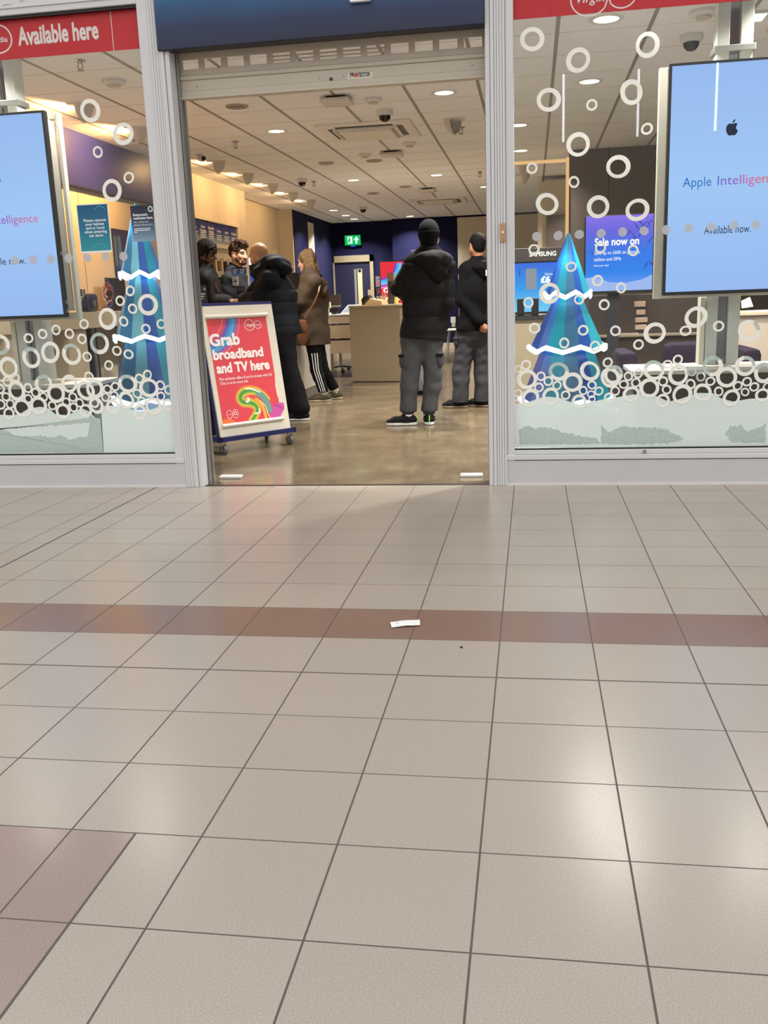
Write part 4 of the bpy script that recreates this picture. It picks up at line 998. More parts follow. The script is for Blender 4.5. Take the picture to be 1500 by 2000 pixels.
for i, (px0, px1, pyt, pyb, yy, lb) in enumerate(((462, 480, 558, 592, 4.25, 'black card terminal under the blue counter sign'), (484, 497, 562, 594, 4.6, 'black handset cradle behind the bald man on the counter'))):
    A, B = on_y(px0, pyt, yy), on_y(px1, pyb, yy); t = thing('card_terminal', lb, 'device', ((A.x + B.x) / 2, yy, ZC))
    mb = MB(); mb.box(A.x, B.x, yy - .02, yy + .03, ZC, A.z, .01); mb.build('body', BLACK, t, True)
    mb = MB(); mb.box(A.x + .012, B.x - .012, yy - .022, yy - .02, A.z - .06, A.z - .015); mb.build('display', DARK, t)
counter_card('dark card with round white logo on the near end of the service counter', 392, 406, 557, 604, 3.14, 'y')

# ------------------------------------------------------------------ wheeled poster board at the entrance
BL = Vector((-2.238, 1.176, .135)); BR_ = Vector((-1.822, 1.676, .135)); r = (BR_ - BL); W = r.length; r.normalize(); n_ = Vector((r.y, -r.x, 0)); lean = math.radians(9.5)
u = (Vector((0, 0, 1)) * math.cos(lean) - n_ * math.sin(lean)); PB = Face(BL, r, u); Hh = .992
pb = thing('poster_board', 'white framed red poster board on wheels inside the left of the entrance', 'poster stand', (-2.15, 1.55, 0))
NB = mat('navy powder coat', '1b2158', .4, var=.05)
mb = MB(); PB.rect(mb, 0, W, 0, Hh, 0, .018); fr = mb.build('front_panel', mat('cream white panel', 'dcd5c3', .45, var=.02), pb)
mb = MB(); PB.rect(mb, -.012, W + .018, -.002, Hh + .028, -.022, .02); mb.build('navy_back_board', NB, pb)
g = lambda x, y: face_px(PB, 360 + x / 5, 560 + y / 5)
# back leg of the stand
bk = [PB.p(0, Hh, -.05), PB.p(W, Hh, -.05)]; f_ = -n_ * .36
mb = MB(); mb.prism([Vector((BL.x, BL.y, .135)) + f_, Vector((BR_.x, BR_.y, .135)) + f_, bk[1], bk[0]], n_, .015); mb.build('rear_panel', NB, pb)
mb = MB(); o0 = BL - r * .035 + n_ * .03; o1 = BR_ + r * .035 + n_ * .03
for P_, Q_, dpt in ((o0, o1, .035), (o0 + f_ - n_ * .03, o1 + f_ - n_ * .03, .035)):
    mb.prism([Vector((P_.x, P_.y, .10)), Vector((Q_.x, Q_.y, .10)), Vector((Q_.x, Q_.y, .135)), Vector((P_.x, P_.y, .135))], -n_, dpt)
for P_ in (o0, o1 - r * .035):
    R_ = P_ + r * .035; mb.prism([Vector((P_.x, P_.y, .10)), Vector((R_.x, R_.y, .10)), Vector((R_.x, R_.y, .135)), Vector((P_.x, P_.y, .135))], -n_, .42)
mb.build('base_tray', NB, pb)
for i in range(4):
    P_ = (o0 + r * .05 - n_ * .03, o1 - r * .05 - n_ * .03, o0 + r * .05 + f_, o1 - r * .05 + f_)[i]; c = Vector((P_.x, P_.y, .038)); ax_ = r if i < 2 else (r + n_ * .8).normalized()
    mb = MB(); mb.cyl(c - ax_ * .012, c + ax_ * .012, .0375, .0375, 24); cw = mb.build('caster_wheel', mat('grey rubber', '55555a', .6), pb)
    mb = MB(); 
    for s_ in (-1, 1): mb.prism([c + ax_ * .016 * s_ + Vector((0, 0, -.008)), c + ax_ * .016 * s_ + n_ * .02 + Vector((0, 0, .06)), c + ax_ * .016 * s_ - n_ * .02 + Vector((0, 0, .06))], ax_, .003)
    mb.cyl((c.x, c.y, .095), (c.x, c.y, .102), .028, .028, 16); mb.cyl((c.x, c.y, .085), (c.x, c.y, .096), .02, .022, 16); mb.build('caster_fork', CHROME, cw)
    mb = MB(); mb.cyl(c - ax_ * .0165, c + ax_ * .0165, .014, .014, 16); mb.build('hub', GREY, cw)
tl, tr_, br, bl = g(188, 293), g(768, 284), g(972, 1280), g(398, 1365)
pa0, pa1, pb0, pb1 = (tl[0] + bl[0]) / 2, (tr_[0] + br[0]) / 2, (br[1] + bl[1]) / 2, (tl[1] + tr_[1]) / 2
RED_P = mat('red poster print', 'dd4650', .45, var=.04, scale=3)
mb = MB(); PB.rect(mb, pa0, pa1, pb0, pb1, .0012); po = mb.build('poster', RED_P, pb)
rail = mat('satin clamp rail', 'd8d2c6', .35, .2)
for b_ in (pb1, pb0): mb = MB(); mb.cyl(PB.p(pa0 - .012, b_, .006), PB.p(pa1 + .012, b_, .006), .016, .016, 16); mb.build('clamp_rail', rail, pb, True)
PW = mat('poster white', 'f6ece6', .5, var=.01)
def arcs(F, cx, cy, bands, a0, a1, par, clip, lift=.0016):
    for j, (r0, r1, c) in enumerate(bands):
        pts = []
        mb = MB(); pr_ = None
        for k in range(41):
            an = a0 + (a1 - a0) * k / 40; P_ = [(cx + q_ * math.cos(an), cy + q_ * math.sin(an)) for q_ in (r0, r1)]
            P_ = [(min(max(x_, clip[0]), clip[1]), min(max(y_, clip[2]), clip[3])) for x_, y_ in P_]
            q_ = [mb.b.verts.new(F.p(x_, y_, lift + .0001 * j)) for x_, y_ in P_]
            if pr_: mb._f([pr_[0], pr_[1], q_[1], q_[0]])
            pr_ = q_
        mb.build('printed_arc', mat('ink ' + c, c, .5, var=.03), par)
cx, cy = g(150, 270); k_ = (g(450, 330)[0] - g(350, 330)[0]) / 100
CLIP = (pa0 + .001, pa1 - .001, pb0 + .001, pb1 - .012)
arcs(PB, cx, cy, [(225 * k_, 245 * k_, 'd5495c'), (245 * k_, 262 * k_, '8a4a9c'), (262 * k_, 275 * k_, '4f56b4'), (275 * k_, 300 * k_, '3f86c8'), (300 * k_, 335 * k_, '4fa0cc'), (335 * k_, 350 * k_, '7a62b8'), (350 * k_, 366 * k_, 'cc5a94'), (375 * k_, 381 * k_, 'f09aa0'), (211 * k_, 215 * k_, 'f6b0a8')], -1.62, .1, po, CLIP)
arcs(PB, cx, cy, [(60 * k_, 130 * k_, 'e2503e')], -1.62, .1, po, CLIP)
def path(F, pts, width, c, par, lift, nm='printed_stroke'):
    P_ = [Vector((*g(*p_), 0)) for p_ in pts]; Q_ = []
    for i in range(len(P_) - 1):
        a_, b_, c_, d_ = P_[max(i - 1, 0)], P_[i], P_[i + 1], P_[min(i + 2, len(P_) - 1)]
        for s_ in range(6):
            t_ = s_ / 6; Q_.append(.5 * ((2 * b_) + (c_ - a_) * t_ + (2 * a_ - 5 * b_ + 4 * c_ - d_) * t_ ** 2 + (3 * b_ - a_ - 3 * c_ + d_) * t_ ** 3))
    Q_.append(P_[-1])
    wd = [width * k_ * (.75 + .25 * math.sin(math.pi * i / len(Q_))) for i in range(len(Q_))]
    mb = MB(); mb.ribbon([F.p(min(max(q_.x, CLIP[0]), CLIP[1]), min(max(q_.y, CLIP[2]), CLIP[3]), lift) for q_ in Q_], F.n, wd); return mb.build(nm, mat('ink ' + c, c, .5, var=.04), par)
S_ = [(650, 1318), (690, 1262), (712, 1205), (695, 1160), (640, 1133), (580, 1128), (545, 1095), (560, 1045), (615, 1015), (690, 1018), (760, 1055), (820, 1120)]
path(PB, [(880, 1290), (900, 1215), (960, 1130)], 110, 'c9509c', po, .0015)
path(PB, [(380, 1340), (430, 1322), (500, 1345)], 60, 'f0743c', po, .0015)
path(PB, [(905, 1040), (890, 950), (888, 880)], 10, 'f7c7b8', po, .0016); path(PB, [(925, 1075), (905, 1000), (900, 950)], 16, 'f3e2d0', po, .0017)
path(PB, S_, 92, 'f2a03c', po, .0018); path(PB, S_, 78, 'e8542e', po, .0019); path(PB, S_, 66, 'f4dc6a', po, .0020); path(PB, S_, 50, '7fb53a', po, .0021); path(PB, S_, 18, '4f8f3a', po, .0022)
path(PB, [(700, 1030), (770, 1080), (815, 1150), (838, 1230)], 60, '6f9a90', po, .0023); path(PB, [(690, 1090), (745, 1135), (775, 1200), (800, 1290)], 30, 'efb23c', po, .0024)
path(PB, [(735, 1110), (790, 1165), (815, 1240), (850, 1290)], 8, 'f6e6c0', po, .0025); path(PB, [(590, 1000), (650, 998), (740, 1030)], 14, 'fbf3e4', po, .0026); path(PB, [(615, 1080), (630, 1110), (600, 1125)], 22, 'fbf3e4', po, .0026); path(PB, [(730, 1185), (735, 1225), (685, 1240)], 14, 'fbf3e4', po, .0026)
for s_, p0, p1, hp, bo in (('Grab', (250, 578), (546, 562), 98, .045), ('broadband', (283, 713), (772, 676), 82, .045), ('and TV here', (320, 845), (836, 800), 82, .045), ("Plus exclusive offers if you're already with O2", (342, 919), (853, 869), 24, .015), ('Chat to us for more info', (350, 959), (622, 934), 24, .015)):
    (a0, b0), (a1, b1) = g(*p0), g(*p1); lettering(PB, s_, a0, (b0 + b1) / 2, hp * k_, PW, po, width=a1 - a0, bold=bo, lift=.003)
(a0, b0) = g(667, 375); vm_logo(PB, a0, b0, 172 * k_, PW, po, wt=.025, lift=.003)
a0, b0 = g(470, 1244)
for s_ in (-1, 1):
    mb = MB(); mb.ribbon([PB.p(a0 + s_ * 30 * k_ + 26 * k_ * math.cos(t_ * .262), b0 + 36 * k_ * math.sin(t_ * .262)) for t_ in range(25)], PB.n, 3.5 * k_, .003); mb.build('logo_loops', PW, po)
o2_logo(PB, a0 + 28 * k_, b0 + 4 * k_, 13 * k_, po, .003); lettering(PB, 'media', a0 - 32 * k_, b0 - 5 * k_, 9 * k_, PW, po, width=34 * k_, align='CENTER', lift=.003)

# ------------------------------------------------------------------ display counter, desk and back of the shop
dr = Vector((.729, -.178, 0)).normalized(); DF = Face((-2.394, 7.327, 0), dr, (0, 0, 1)); bkv = -DF.n
dw = .75; zt2 = 1.045
dc = thing('display_counter', 'tall cream display counter standing left of the man in the black beanie', 'counter', DF.p(dw / 2, 0, -.5))
mb = MB(); DF.rect(mb, 0, dw, .01, zt2 - .02, 0, 1.5); mb.build('carcass', mat('beige laminate', 'a2957d', .4, var=.04, scale=3), dc)
mb = MB(); DF.rect(mb, -.008, dw + .03, zt2 - .02, zt2, .008, 1.52); mb.build('top', LAMINATE, dc)
mb = MB(); DF.rect(mb, .01, dw - .01, 0, .01, -.01, 1.45); mb.build('plinth', DARK, dc)
def on_counter(px, py, d):                          # point above the counter at depth d behind its front
    F = Face(DF.o + bkv * d, DF.r, DF.u); a, b = face_px(F, px, py); return F, a, b
for i, (px, d, lb) in enumerate(((727, .5, 'first pale phone stand on the display counter, from the left'), (734, .5, 'second pale phone stand on the display counter'), (740.5, .5, 'third pale phone stand on the display counter'), (748, .45, 'tall fourth pale stand on the display counter'))):
    F, a, _ = on_counter(px, 590, d); h = on_counter(px, (583, 582, 581, 576)[i], d)[2] - zt2
    t = thing('phone_stand', lb, 'stand', F.p(a, zt2), 'pale phone stands')
    mb = MB(); mb.prism([F.p(a - .022, zt2, 0), F.p(a - .022, zt2, -.13), F.p(a - .022, zt2 + h, -.05)], F.r, .044); mb.build('wedge', mat('pale tan stand', 'cdb28c', .45), t)
    mb = MB(); c = F.p(a, zt2 + h, -.05); mb.cyl(c - F.n * .005, c + F.n * .006, .020, .020, 18); mb.build('holder_ring', WHITE2, t)
    mb = MB(); mb.cyl(c + F.n * .006, c + F.n * .008, .011, .011, 14); mb.build('lens', BLACK, t)
F, a, b = on_counter(713, 583, .37); t = thing('dark_scanner', 'dark folded device at the left end of the display counter', 'device', F.p(a, zt2))
mb = MB(); mb.prism([F.p(a - .05, zt2, 0), F.p(a - .06, zt2 + .08, 0), F.p(a - .02, zt2 + .12, 0), F.p(a + .05, zt2 + .125, 0), F.p(a + .07, zt2 + .09, 0), F.p(a + .02, zt2, 0)], F.n, -.12); mb.build('casing', BLACK, t)
mb = MB(); mb.tube([F.p(a - .02, zt2 + .01, .02), F.p(a + .03, zt2 + .05, .02), F.p(a + .08, zt2 + .095, .01)], .012); mb.build('arm', DARK, t)
F, a, b = on_counter(722, 590, .18); t = thing('wedge_display', 'low tan wedge display on the display counter', 'stand', F.p(a, zt2))
mb = MB(); mb.prism([F.p(a - .09, zt2, 0), F.p(a + .18, zt2, 0), F.p(a + .18, zt2 + .05, 0), F.p(a + .0, zt2 + .09, 0)], F.n, -.15); mb.build('wedge', mat('pale tan stand', 'cdb28c'), t)
mb = MB(); mb.ribbon([F.p(a - .085, zt2 + .01), F.p(a + .0, zt2 + .088)], F.n, .008, .002); mb.build('edge_band', BLACK, t)
F, a, b = on_counter(764, 590, .7); h = on_counter(764, 533, .7)[2]; hm = on_counter(764, 549, .7)[2]
t = thing('speaker_tower', 'tall narrow taupe and black box standing on the display counter', 'device', F.p(a, zt2))
mb = MB(); F.rect(mb, a - .045, a + .045, zt2, hm, 0, .08); mb.build('lower_body', DARK, t); mb = MB(); F.rect(mb, a - .045, a + .045, hm, h, .001, .08); mb.build('upper_body', mat('taupe plastic', '80705e', .5), t)
F, a, b = on_counter(773, 586, .5); t = thing('yellow_box', 'small yellow box on the display counter by the man in the beanie', 'box', F.p(a, zt2)); mb = MB(); F.rect(mb, a - .018, a + .018, zt2, on_counter(773, 581, .5)[2], 0, .05); mb.build('carton', mat('yellow card', 'e5d860', .5), t); mb = MB(); F.rect(mb, a - .018, a + .018, zt2, zt2 + .02, .001, .001); mb.build('base_band', WHITE2, t)

yd = 8.2
dx0, dx1 = on_y(641, 690, yd).x, -2.23
zd = lambda py: on_y(665, py, yd).z
dk_ = thing('drawer_desk', 'white desk with drawers behind the woman in the brown coat', 'desk', ((dx0 + dx1) / 2, yd + .3, 0))
mb = MB(); mb.box(dx0, dx1, yd, yd + .7, zd(617), zd(614), .003); mb.build('top', WHITE2, dk_)
DM = mat('pinkish white drawer', 'e6d8cc', .45, var=.02)
for zb_, zt_ in ((zd(632), zd(618)), (zd(661), zd(635)), (zd(690), zd(665))):
    mb = MB(); mb.box(dx0 + .03, dx1, yd, yd + .5, zb_, zt_, .004); dwr = mb.build('drawer', DM, dk_); mb = MB(); mb.box(dx0 + .05, dx1 - .02, yd + .02, yd + .03, zt_, zt_ + .012); mb.build('finger_gap', BLACK, dwr)
px_ = on_y(637, 700, yd - .05).x; mb = MB(); mb.box(px_, dx0 + .015, yd - .05, yd + .30, 0, on_y(640, 590, yd - .05).z, .004); mb.build('end_panel', LAMINATE, dk_)
mb = MB(); mb.box(dx0 + .02, dx1, yd + .45, yd + .47, zd(690) , zd(661)); mb.build('back_panel', DM, dk_)
ztd = zd(614)
def boxthing(name, lb, cat, yy, pts, m, parts=()):
    A, B = on_y(pts[0], pts[1], yy), on_y(pts[2], pts[3], yy); t = thing(name, lb, cat, ((A.x + B.x) / 2, yy, min(A.z, B.z)))
    mb = MB(); mb.box(min(A.x, B.x), max(A.x, B.x), yy, yy + .03, min(A.z, B.z), max(A.z, B.z), .004); mb.build('panel', m, t); return t, A, B
t, A, B = boxthing('desk_monitor', 'dark monitor at the back behind the drawer desk', 'monitor', 8.78, (640, 576, 666, 599), mat('dim monitor screen', '33291f', .3))
mb = MB(); mb.box((A.x + B.x) / 2 - .02, (A.x + B.x) / 2 + .02, 8.81, 8.83, ztd, A.z - .05); mb.build('stand', DARK, t)
mb = MB(); mb.box((A.x + B.x) / 2 - .1, (A.x + B.x) / 2 + .1, 8.70, 8.88, ztd, ztd + .01); mb.build('base', DARK, t); mb = MB(); mb.box(A.x, B.x, 8.775, 8.78, B.z, B.z + .02); mb.build('bezel_edge', GREY, t)
t, A, B = boxthing('desk_tablet', 'small black tablet on a foot on the white desk', 'tablet', 8.3, (643, 602, 661, 610), BLACK); mb = MB(); c = Vector(((A.x + B.x) / 2, 8.33, ztd)); mb.box(c.x - .03, c.x + .03, 8.28, 8.36, ztd, ztd + .02); mb.build('foot', DARK, t)
F = Face(Vector((on_y(666, 615, 8.35).x, 8.35, ztd + .016)), (1, 0, .0), Vector((.13, .35, .75))); a, b = face_px(F, 695, 593); t = thing('tilted_price_board', 'pale tilted board with blue panel on the white desk', 'board', F.p(0, 0))
mb = MB(); mb.prism([F.p(0, 0), F.p(.16, 0), F.p(.26, .13), F.p(.08, .13)], F.n, -.012); mb.build('panel', mat('pale frame', 'c9c4b8', .4), t); mb = MB(); mb.prism([F.p(.02, .01, .001), F.p(.16, .01, .001), F.p(.24, .12, .001), F.p(.088, .12, .001)], F.n, 0); mb.build('blue_panel', mat('grey blue print', '76869c', .4), t)
# chair legs under the desk
t = thing('swivel_chair', 'dark swivel chair base under the white desk', 'chair', (on_y(665, 710, 9.2).x, 9.22, 0)); c = t.location
mb = MB()
for k in range(5): mb.tube([c + Vector((0, 0, .10)), c + Vector((.26 * math.cos(k * 1.257), .26 * math.sin(k * 1.257), .06))], .016)
mb.build('star_base', BLACK, t)
for k in range(5): mb = MB(); mb.sphere(c + Vector((.26 * math.cos(k * 1.257), .26 * math.sin(k * 1.257), .03)), .03); mb.build('caster', BLACK, t)
mb = MB(); mb.tube([c + Vector((0, 0, .08)), c + Vector((0, 0, .42))], .025); mb.build('gas_lift', GREY, t); mb = MB(); mb.box(c.x - .2, c.x + .2, c.y - .2, c.y + .2, .42, .48, .03); mb.build('seat', DARK, t)

# exit door
d1 = bpy.data.objects.new('door_1', None); COL.objects.link(d1); structure(d1); d1.location = (-3.84, 15.5, 0); PINV['door_1'] = Matrix.Translation(d1.location).inverted()
X_ = lambda px: on_y(px, 540, 15.49).x
Z_ = lambda py: on_y(690, py, 15.49).z
DF_M = mat('beige door frame', '8d8068', .5); zt_ = Z_(499)
mb = MB(); mb.box(X_(651), X_(655), 15.42, 15.5, 0, zt_); mb.box(X_(724), X_(730.5), 15.42, 15.5, 0, zt_); mb.box(X_(651), X_(730.5), 15.42, 15.5, Z_(512), zt_); mb.build('door_frame', DF_M, d1)
mb = MB(); mb.box(X_(655), X_(724), 15.46, 15.5, 0, Z_(512)); lf = mb.build('door_leaf', mat('navy door', '0e1030', .5), d1)
mb = MB(); mb.box(X_(699), X_(708), 15.452, 15.462, .45, Z_(526)); mb.build('vision_panel', mat('door glass with pale view', 'b9ad8a', .15), lf)
mb = MB(); mb.box(X_(692.5), X_(697), 15.452, 15.462, .45, Z_(526)); mb.build('finger_plate', GREY, lf)
q = on_y(702.5, 529, 15.45); mb = MB(); mb.cyl(q, q + Vector((0, -.004, 0)), .035, .035, 20); mb.build('round_door_sign', NAVY, lf)
mb = MB(); mb.box(X_(718), X_(724), 15.44, 15.46, Z_(578), Z_(567)); mb.build('keypad', DF_M, lf)
# exit sign
A, B = on_y(674, 479, 15.4), on_y(703.5, 459, 15.4); es = thing('exit_sign', 'green lit emergency exit sign on the navy back wall above the door', 'sign', ((A.x + B.x) / 2, 15.42, A.z))
mb = MB(); mb.box(A.x - .012, B.x + .012, 15.40, 15.5, A.z - .012, B.z + .012, .004); mb.build('case', mat('dark green case', '0f5a34', .4), es)
EF = Face((A.x, 15.397, A.z), (1, 0, 0), (0, 0, 1)); w, h = B.x - A.x, B.z - A.z; EG = emit('exit green', '10b860', 1.1); EW = emit('exit white', 'e8fff0', 1.2)
mb = MB(); EF.rect(mb, 0, w, 0, h, 0); pn = mb.build('green_panel', EG, es)
mb = MB(); EF.rect(mb, w * .18, w * .48, h * .14, h * .88, .002); mb.build('white_doorway', EW, pn)
mb = MB(); c_ = (w * .30, h * .72); mb.prism([EF.p(c_[0] + .02 * math.cos(k * .524), c_[1] + .02 * math.sin(k * .524), .004) for k in range(12)], EF.n, 0)
for L in ([(.30, .62), (.29, .42)], [(.29, .42), (.36, .30), (.34, .18)], [(.29, .42), (.24, .30), (.17, .28)], [(.30, .58), (.37, .50), (.41, .54)], [(.30, .58), (.23, .52), (.22, .42)]): mb.ribbon([EF.p(w * a_, h * b_) for a_, b_ in L], EF.n, .022, .004)
mb.build('running_figure', EG, pn)
mb = MB(); mb.prism([EF.p(w * a_, h * b_, .002) for a_, b_ in ((.74, .88), (.92, .48), (.80, .52), (.80, .14), (.68, .14), (.68, .52), (.56, .48))], EF.n, 0); mb.build('white_arrow', EW, pn)
mb = MB(); mb.box(A.x + w * .35, A.x + w * .65, 15.42, 15.46, A.z - .035, A.z - .012); mb.build('indicator', emit('blue indicator', '2f5fe0', 1.0), es)
# notices beside the door and the red lit poster
t, A, B = boxthing('wall_notice', 'grey notice beside the exit door', 'notice', 15.46, (733, 540, 746, 560), mat('grey print', '5d5a66', .5))
mb = MB(); mb.box(A.x + .02, B.x - .02, 15.455, 15.46, B.z + .16, A.z - .06); mb.build('dark_panel', DARK, t); mb = MB(); mb.box(A.x + .02, B.x - .02, 15.455, 15.46, B.z + .05, B.z + .09); mb.build('red_strip', mat('red strip', 'a03040', .5), t)
t, A, B = boxthing('wall_device', 'dark wall device under the grey notice by the exit door', 'device', 15.45, (734, 562, 747, 580), mat('dark maroon device', '2a1c28', .4)); mb = MB(); mb.box(A.x + .04, B.x - .03, 15.445, 15.45, B.z + .08, A.z - .03); mb.build('window', mat('dull red window', '5a2a2c', .4), t)
A, B = on_y(745.5, 604, 13.0), on_y(746, 512, 13.0); w = .60; ps = thing('digital_poster', 'red lit poster screen standing at the back behind the display counter', 'screen', (A.x + w / 2, 13.03, 0))
mb = MB(); mb.box(A.x - .02, A.x + w + .02, 13.0, 13.05, .1, B.z + .02, .004); mb.build('case', DARK, ps); mb = MB(); mb.box(A.x, A.x + w, 12.95, 13.25, 0, .1); mb.build('foot', DARK, ps)
F = Face((A.x, 12.998, .3), (1, 0, 0), (0, 0, 1)); hh = B.z - .3
mb = MB(); F.rect(mb, 0, w, 0, hh, 0); pic = mb.build('red_picture', emit('lit red', 'ee3a48', .95), ps)
def earcs(bands):
    for j, (r0, r1, c) in enumerate(bands):
        mb = MB(); pr_ = None
        for k in range(25):
            an = -1.62 + 1.62 * k / 24; q_ = [mb.b.verts.new(F.p(min(max(x_ * math.cos(an) + .02, .001), w - .001), min(hh - .03 + x_ * math.sin(an), hh - .001), .002 + .0003 * j)) for x_ in (r0, r1)]
            if pr_: mb._f([pr_[0], pr_[1], q_[1], q_[0]])
            pr_ = q_
        mb.build('lit_arc', emit('lit ' + c, c, .95), pic)
earcs([(.27, .31, '8a4ac0'), (.31, .36, '58b8f0'), (.36, .40, '7fd0f8'), (.40, .45, 'c060b8'), (.45, .47, 'ffb0c0')])
EWT = emit('lit white text', 'fff4f4', 1.1)
for s_, py, pyb in (('Grab', 0, .70), ('broadband', 0, .85), ('and TV here', 0, 1.0)):
    lettering(F, s_, .04, hh - pyb + .12, .085, EWT, pic, width=min(.5, .1 * len(s_) * .62 + .14), bold=.04, lift=.003)
for k in range(2): mb = MB(); F.rect(mb, .05, .40 - .1 * k, hh - 1.02 - .06 * k, hh - 1.0 - .06 * k, .003); mb.build('small_text_line', EWT, pic)
# dark plaque, white chair and wall box on the right of the man in the beanie
t, A, B = boxthing('wall_plaque', 'small dark plaque on the navy wall left of the beanie man', 'sign', 15.16, (802, 489, 812, 499), mat('dark plaque', '2a2440', .4)); mb = MB(); mb.box(A.x + .02, B.x - .02, 15.155, 15.16, (A.z + B.z) / 2, (A.z + B.z) / 2 + .02); mb.build('plaque_line', GREY, t)
t, A, B = boxthing('wall_socket_box', 'small white box on the navy wall beside the man in the hoodie', 'socket', 15.13, (880, 619, 890, 630), WHITE2); mb = MB(); mb.box(A.x + .02, B.x - .01, 15.13, 15.16, B.z - .09, B.z); mb.build('lower_box', CREAM, t)
q = on_z(880, 700, 0); cy_ = 10.6; A = on_y(869, 643, cy_); t = thing('white_chair', 'white moulded chair with thin legs half hidden behind the beanie man', 'chair', (A.x + .22, cy_ + .2, 0)); CH = mat('white chair shell', 'd9d6cc', .35)
zs = A.z; mb = MB(); mb.box(A.x, A.x + .42, cy_, cy_ + .42, zs - .03, zs, .015); mb.build('seat', CH, t, True)
ztop = on_y(871, 583, cy_).z; mb = MB(); mb.prism([(A.x - .005, cy_ + .40, zs), (A.x - .005, cy_, zs + .02), (A.x - .03, cy_ - .02, ztop), (A.x - .03, cy_ + .40, ztop)], (1, 0, 0), .02); mb.build('backrest', CH, t)
for dx_, dy_ in ((.02, .02), (.40, .02), (.02, .40), (.40, .40)): mb = MB(); mb.tube([(A.x + .21 + (dx_ - .21) * .8, cy_ + .21 + (dy_ - .21) * .8, zs - .03), (A.x + dx_ + (dx_ - .21) * .15, cy_ + dy_, 0)], .010); mb.build('leg', GREY, t)

# ------------------------------------------------------------------ behind the right window
sy = 4.0; t = thing('phone_bay', 'dark display bay with white brand lettering and lit phone screen beside the entrance post', 'display unit', (.0, sy + .2, 0))
zA, zB = on_y(1010, 614, sy).z, on_y(1048, 511, sy).z; zC = on_y(1050, 484, sy).z; xr = .40; xl = -.13
mb = MB(); mb.box(xl, xr, sy, sy + .35, zB, zC, .004); hdr = mb.build('header', mat('dark taupe header', '3a332e', .45), t)
SFc = Face((xl, sy - .001, 0), (1, 0, 0), (0, 0, 1)); letters_px(SFc, 'SAMSUNG', (1033.5, 502), (1086, 498), 9, emit('lit white letters', 'fffdf2', 1.6), hdr, bold=.02, lift=.002)
mb = MB(); mb.box(xl, xr, sy + .02, sy + .3, zA, zB); scb = mb.build('screen_case', BLACK, t)
mb = MB(); SFc.rect(mb, .02, xr - xl - .02, zA + .02, zB - .01, -.018); pic = mb.build('picture', gradient('lit sky blue picture', [(0, '7fd8ff'), (.5, '3aa0f4'), (1, '3f6ee8')], 'Z', zA, zB, glow=1.0), scb)
SP = Face((xl, sy + .0185, 0), (1, 0, 0), (0, 0, 1))
def sq_px(x0, x1, y0, y1, m, lift, nm): (a, b), (c, d) = face_px(SP, x0, y1), face_px(SP, x1, y0); mb = MB(); SP.rect(mb, a, c, b, d, lift); return mb.build(nm, m, pic)
sq_px(1011, 1027, 524, 567, emit('lit phone white', 'eef0f6', 1.0), .001, 'printed_phone'); sq_px(1027, 1048, 524, 566, emit('lit phone grey', '9aa4b0', .9), .002, 'printed_phone')
for k in range(3): (a, b) = face_px(SP, 1015, 528 + 5 * k); mb = MB(); mb.prism([SP.p(a + .006 * math.cos(i * .524), b + .006 * math.sin(i * .524), .003) for i in range(12)], SP.n, 0); mb.build('printed_camera', TXT_D, pic)
EWS = emit('lit white words', 'ffffff', 1.15)
letters_px(SP, '£6', (1056, 552), (1075, 551), 12, EWS, pic, bold=.06, lift=.003); letters_px(SP, 'Samsung', (1064, 538), (1090, 536), 5, EWS, pic, lift=.003)
mb = MB(); mb.box(xl, xr + .1, sy - .15, sy + .35, 0, zA - .05, .006); mb.build('cabinet', mat('beige laminate', 'a2957d', .4), t)
mb = MB(); mb.box(xl, xr + .12, sy - .17, sy + .35, zA - .05, zA - .02); mb.build('shelf', DARK, t)
for px, lb in ((1017, 'left dark phone stand under the lit phone screen'), (1045, 'right dark phone stand under the lit phone screen')):
    q = on_y(px, 606, sy - .08); o = thing('demo_phone_stand', lb, 'phone stand', (q.x, q.y, zA - .02)); mb = MB(); mb.box(q.x - .035, q.x + .035, q.y - .02, q.y + .04, zA - .018, zA + .07, .006); mb.build('stand', DARK, o); mb = MB(); mb.box(q.x - .035, q.x + .035, q.y - .032, q.y - .022, zA + .0, zA + .15, .004); mb.build('phone', BLACK, o)
sy = 3.0; A, B = on_y(1143, 570, sy), on_y(1277, 417, sy)
t = thing('sale_screen', 'purple to blue sale screen hanging behind the rings of the right window', 'screen', ((A.x + B.x) / 2, sy + .03, A.z))
mb = MB(); mb.box(A.x - .012, B.x + .03, sy, sy + .06, A.z - .02, B.z + .006, .004); cs_ = mb.build('case', BLACK, t)
F = Face((A.x, sy - .001, A.z), (1, 0, 0), (0, 0, 1)); w, h = B.x - A.x, B.z - A.z
mb = MB(); F.rect(mb, 0, w, 0, h, 0); pic = mb.build('picture', gradient('lit purple to blue picture', [(0, '6f9cff'), (.25, '2f86f0'), (.55, '3a78e8'), (.8, '6a68e0'), (1, '8a72ea')], 'Z', A.z, B.z, glow=1.05), cs_)
mb = MB(); mb.prism([F.p(x_ * w, y_ * h, .001) for x_, y_ in ((0, 0), (1, 0), (1, .20), (.85, .14), (.6, .10), (.35, .12), (.15, .20), (0, .18))], F.n, 0); mb.build('snow_drift', emit('lit snow', 'a8c4ff', .95), pic)
rnd = random.Random(5)
for k in range(6):
    x_, y_ = rnd.uniform(.05, .95), rnd.uniform(.25, .9); mb = MB(); mb.ribbon([F.p(w * x_ + .09 * i * .25, h * y_ + .035 * math.sin(i * 1.3 + k)) for i in range(7)], F.n, [.002, .014, .006, .016, .006, .012, .002], .001 + .0002 * k); mb.build('printed_branch', emit('lit dusky blue', '4a5fd0', .7), pic)
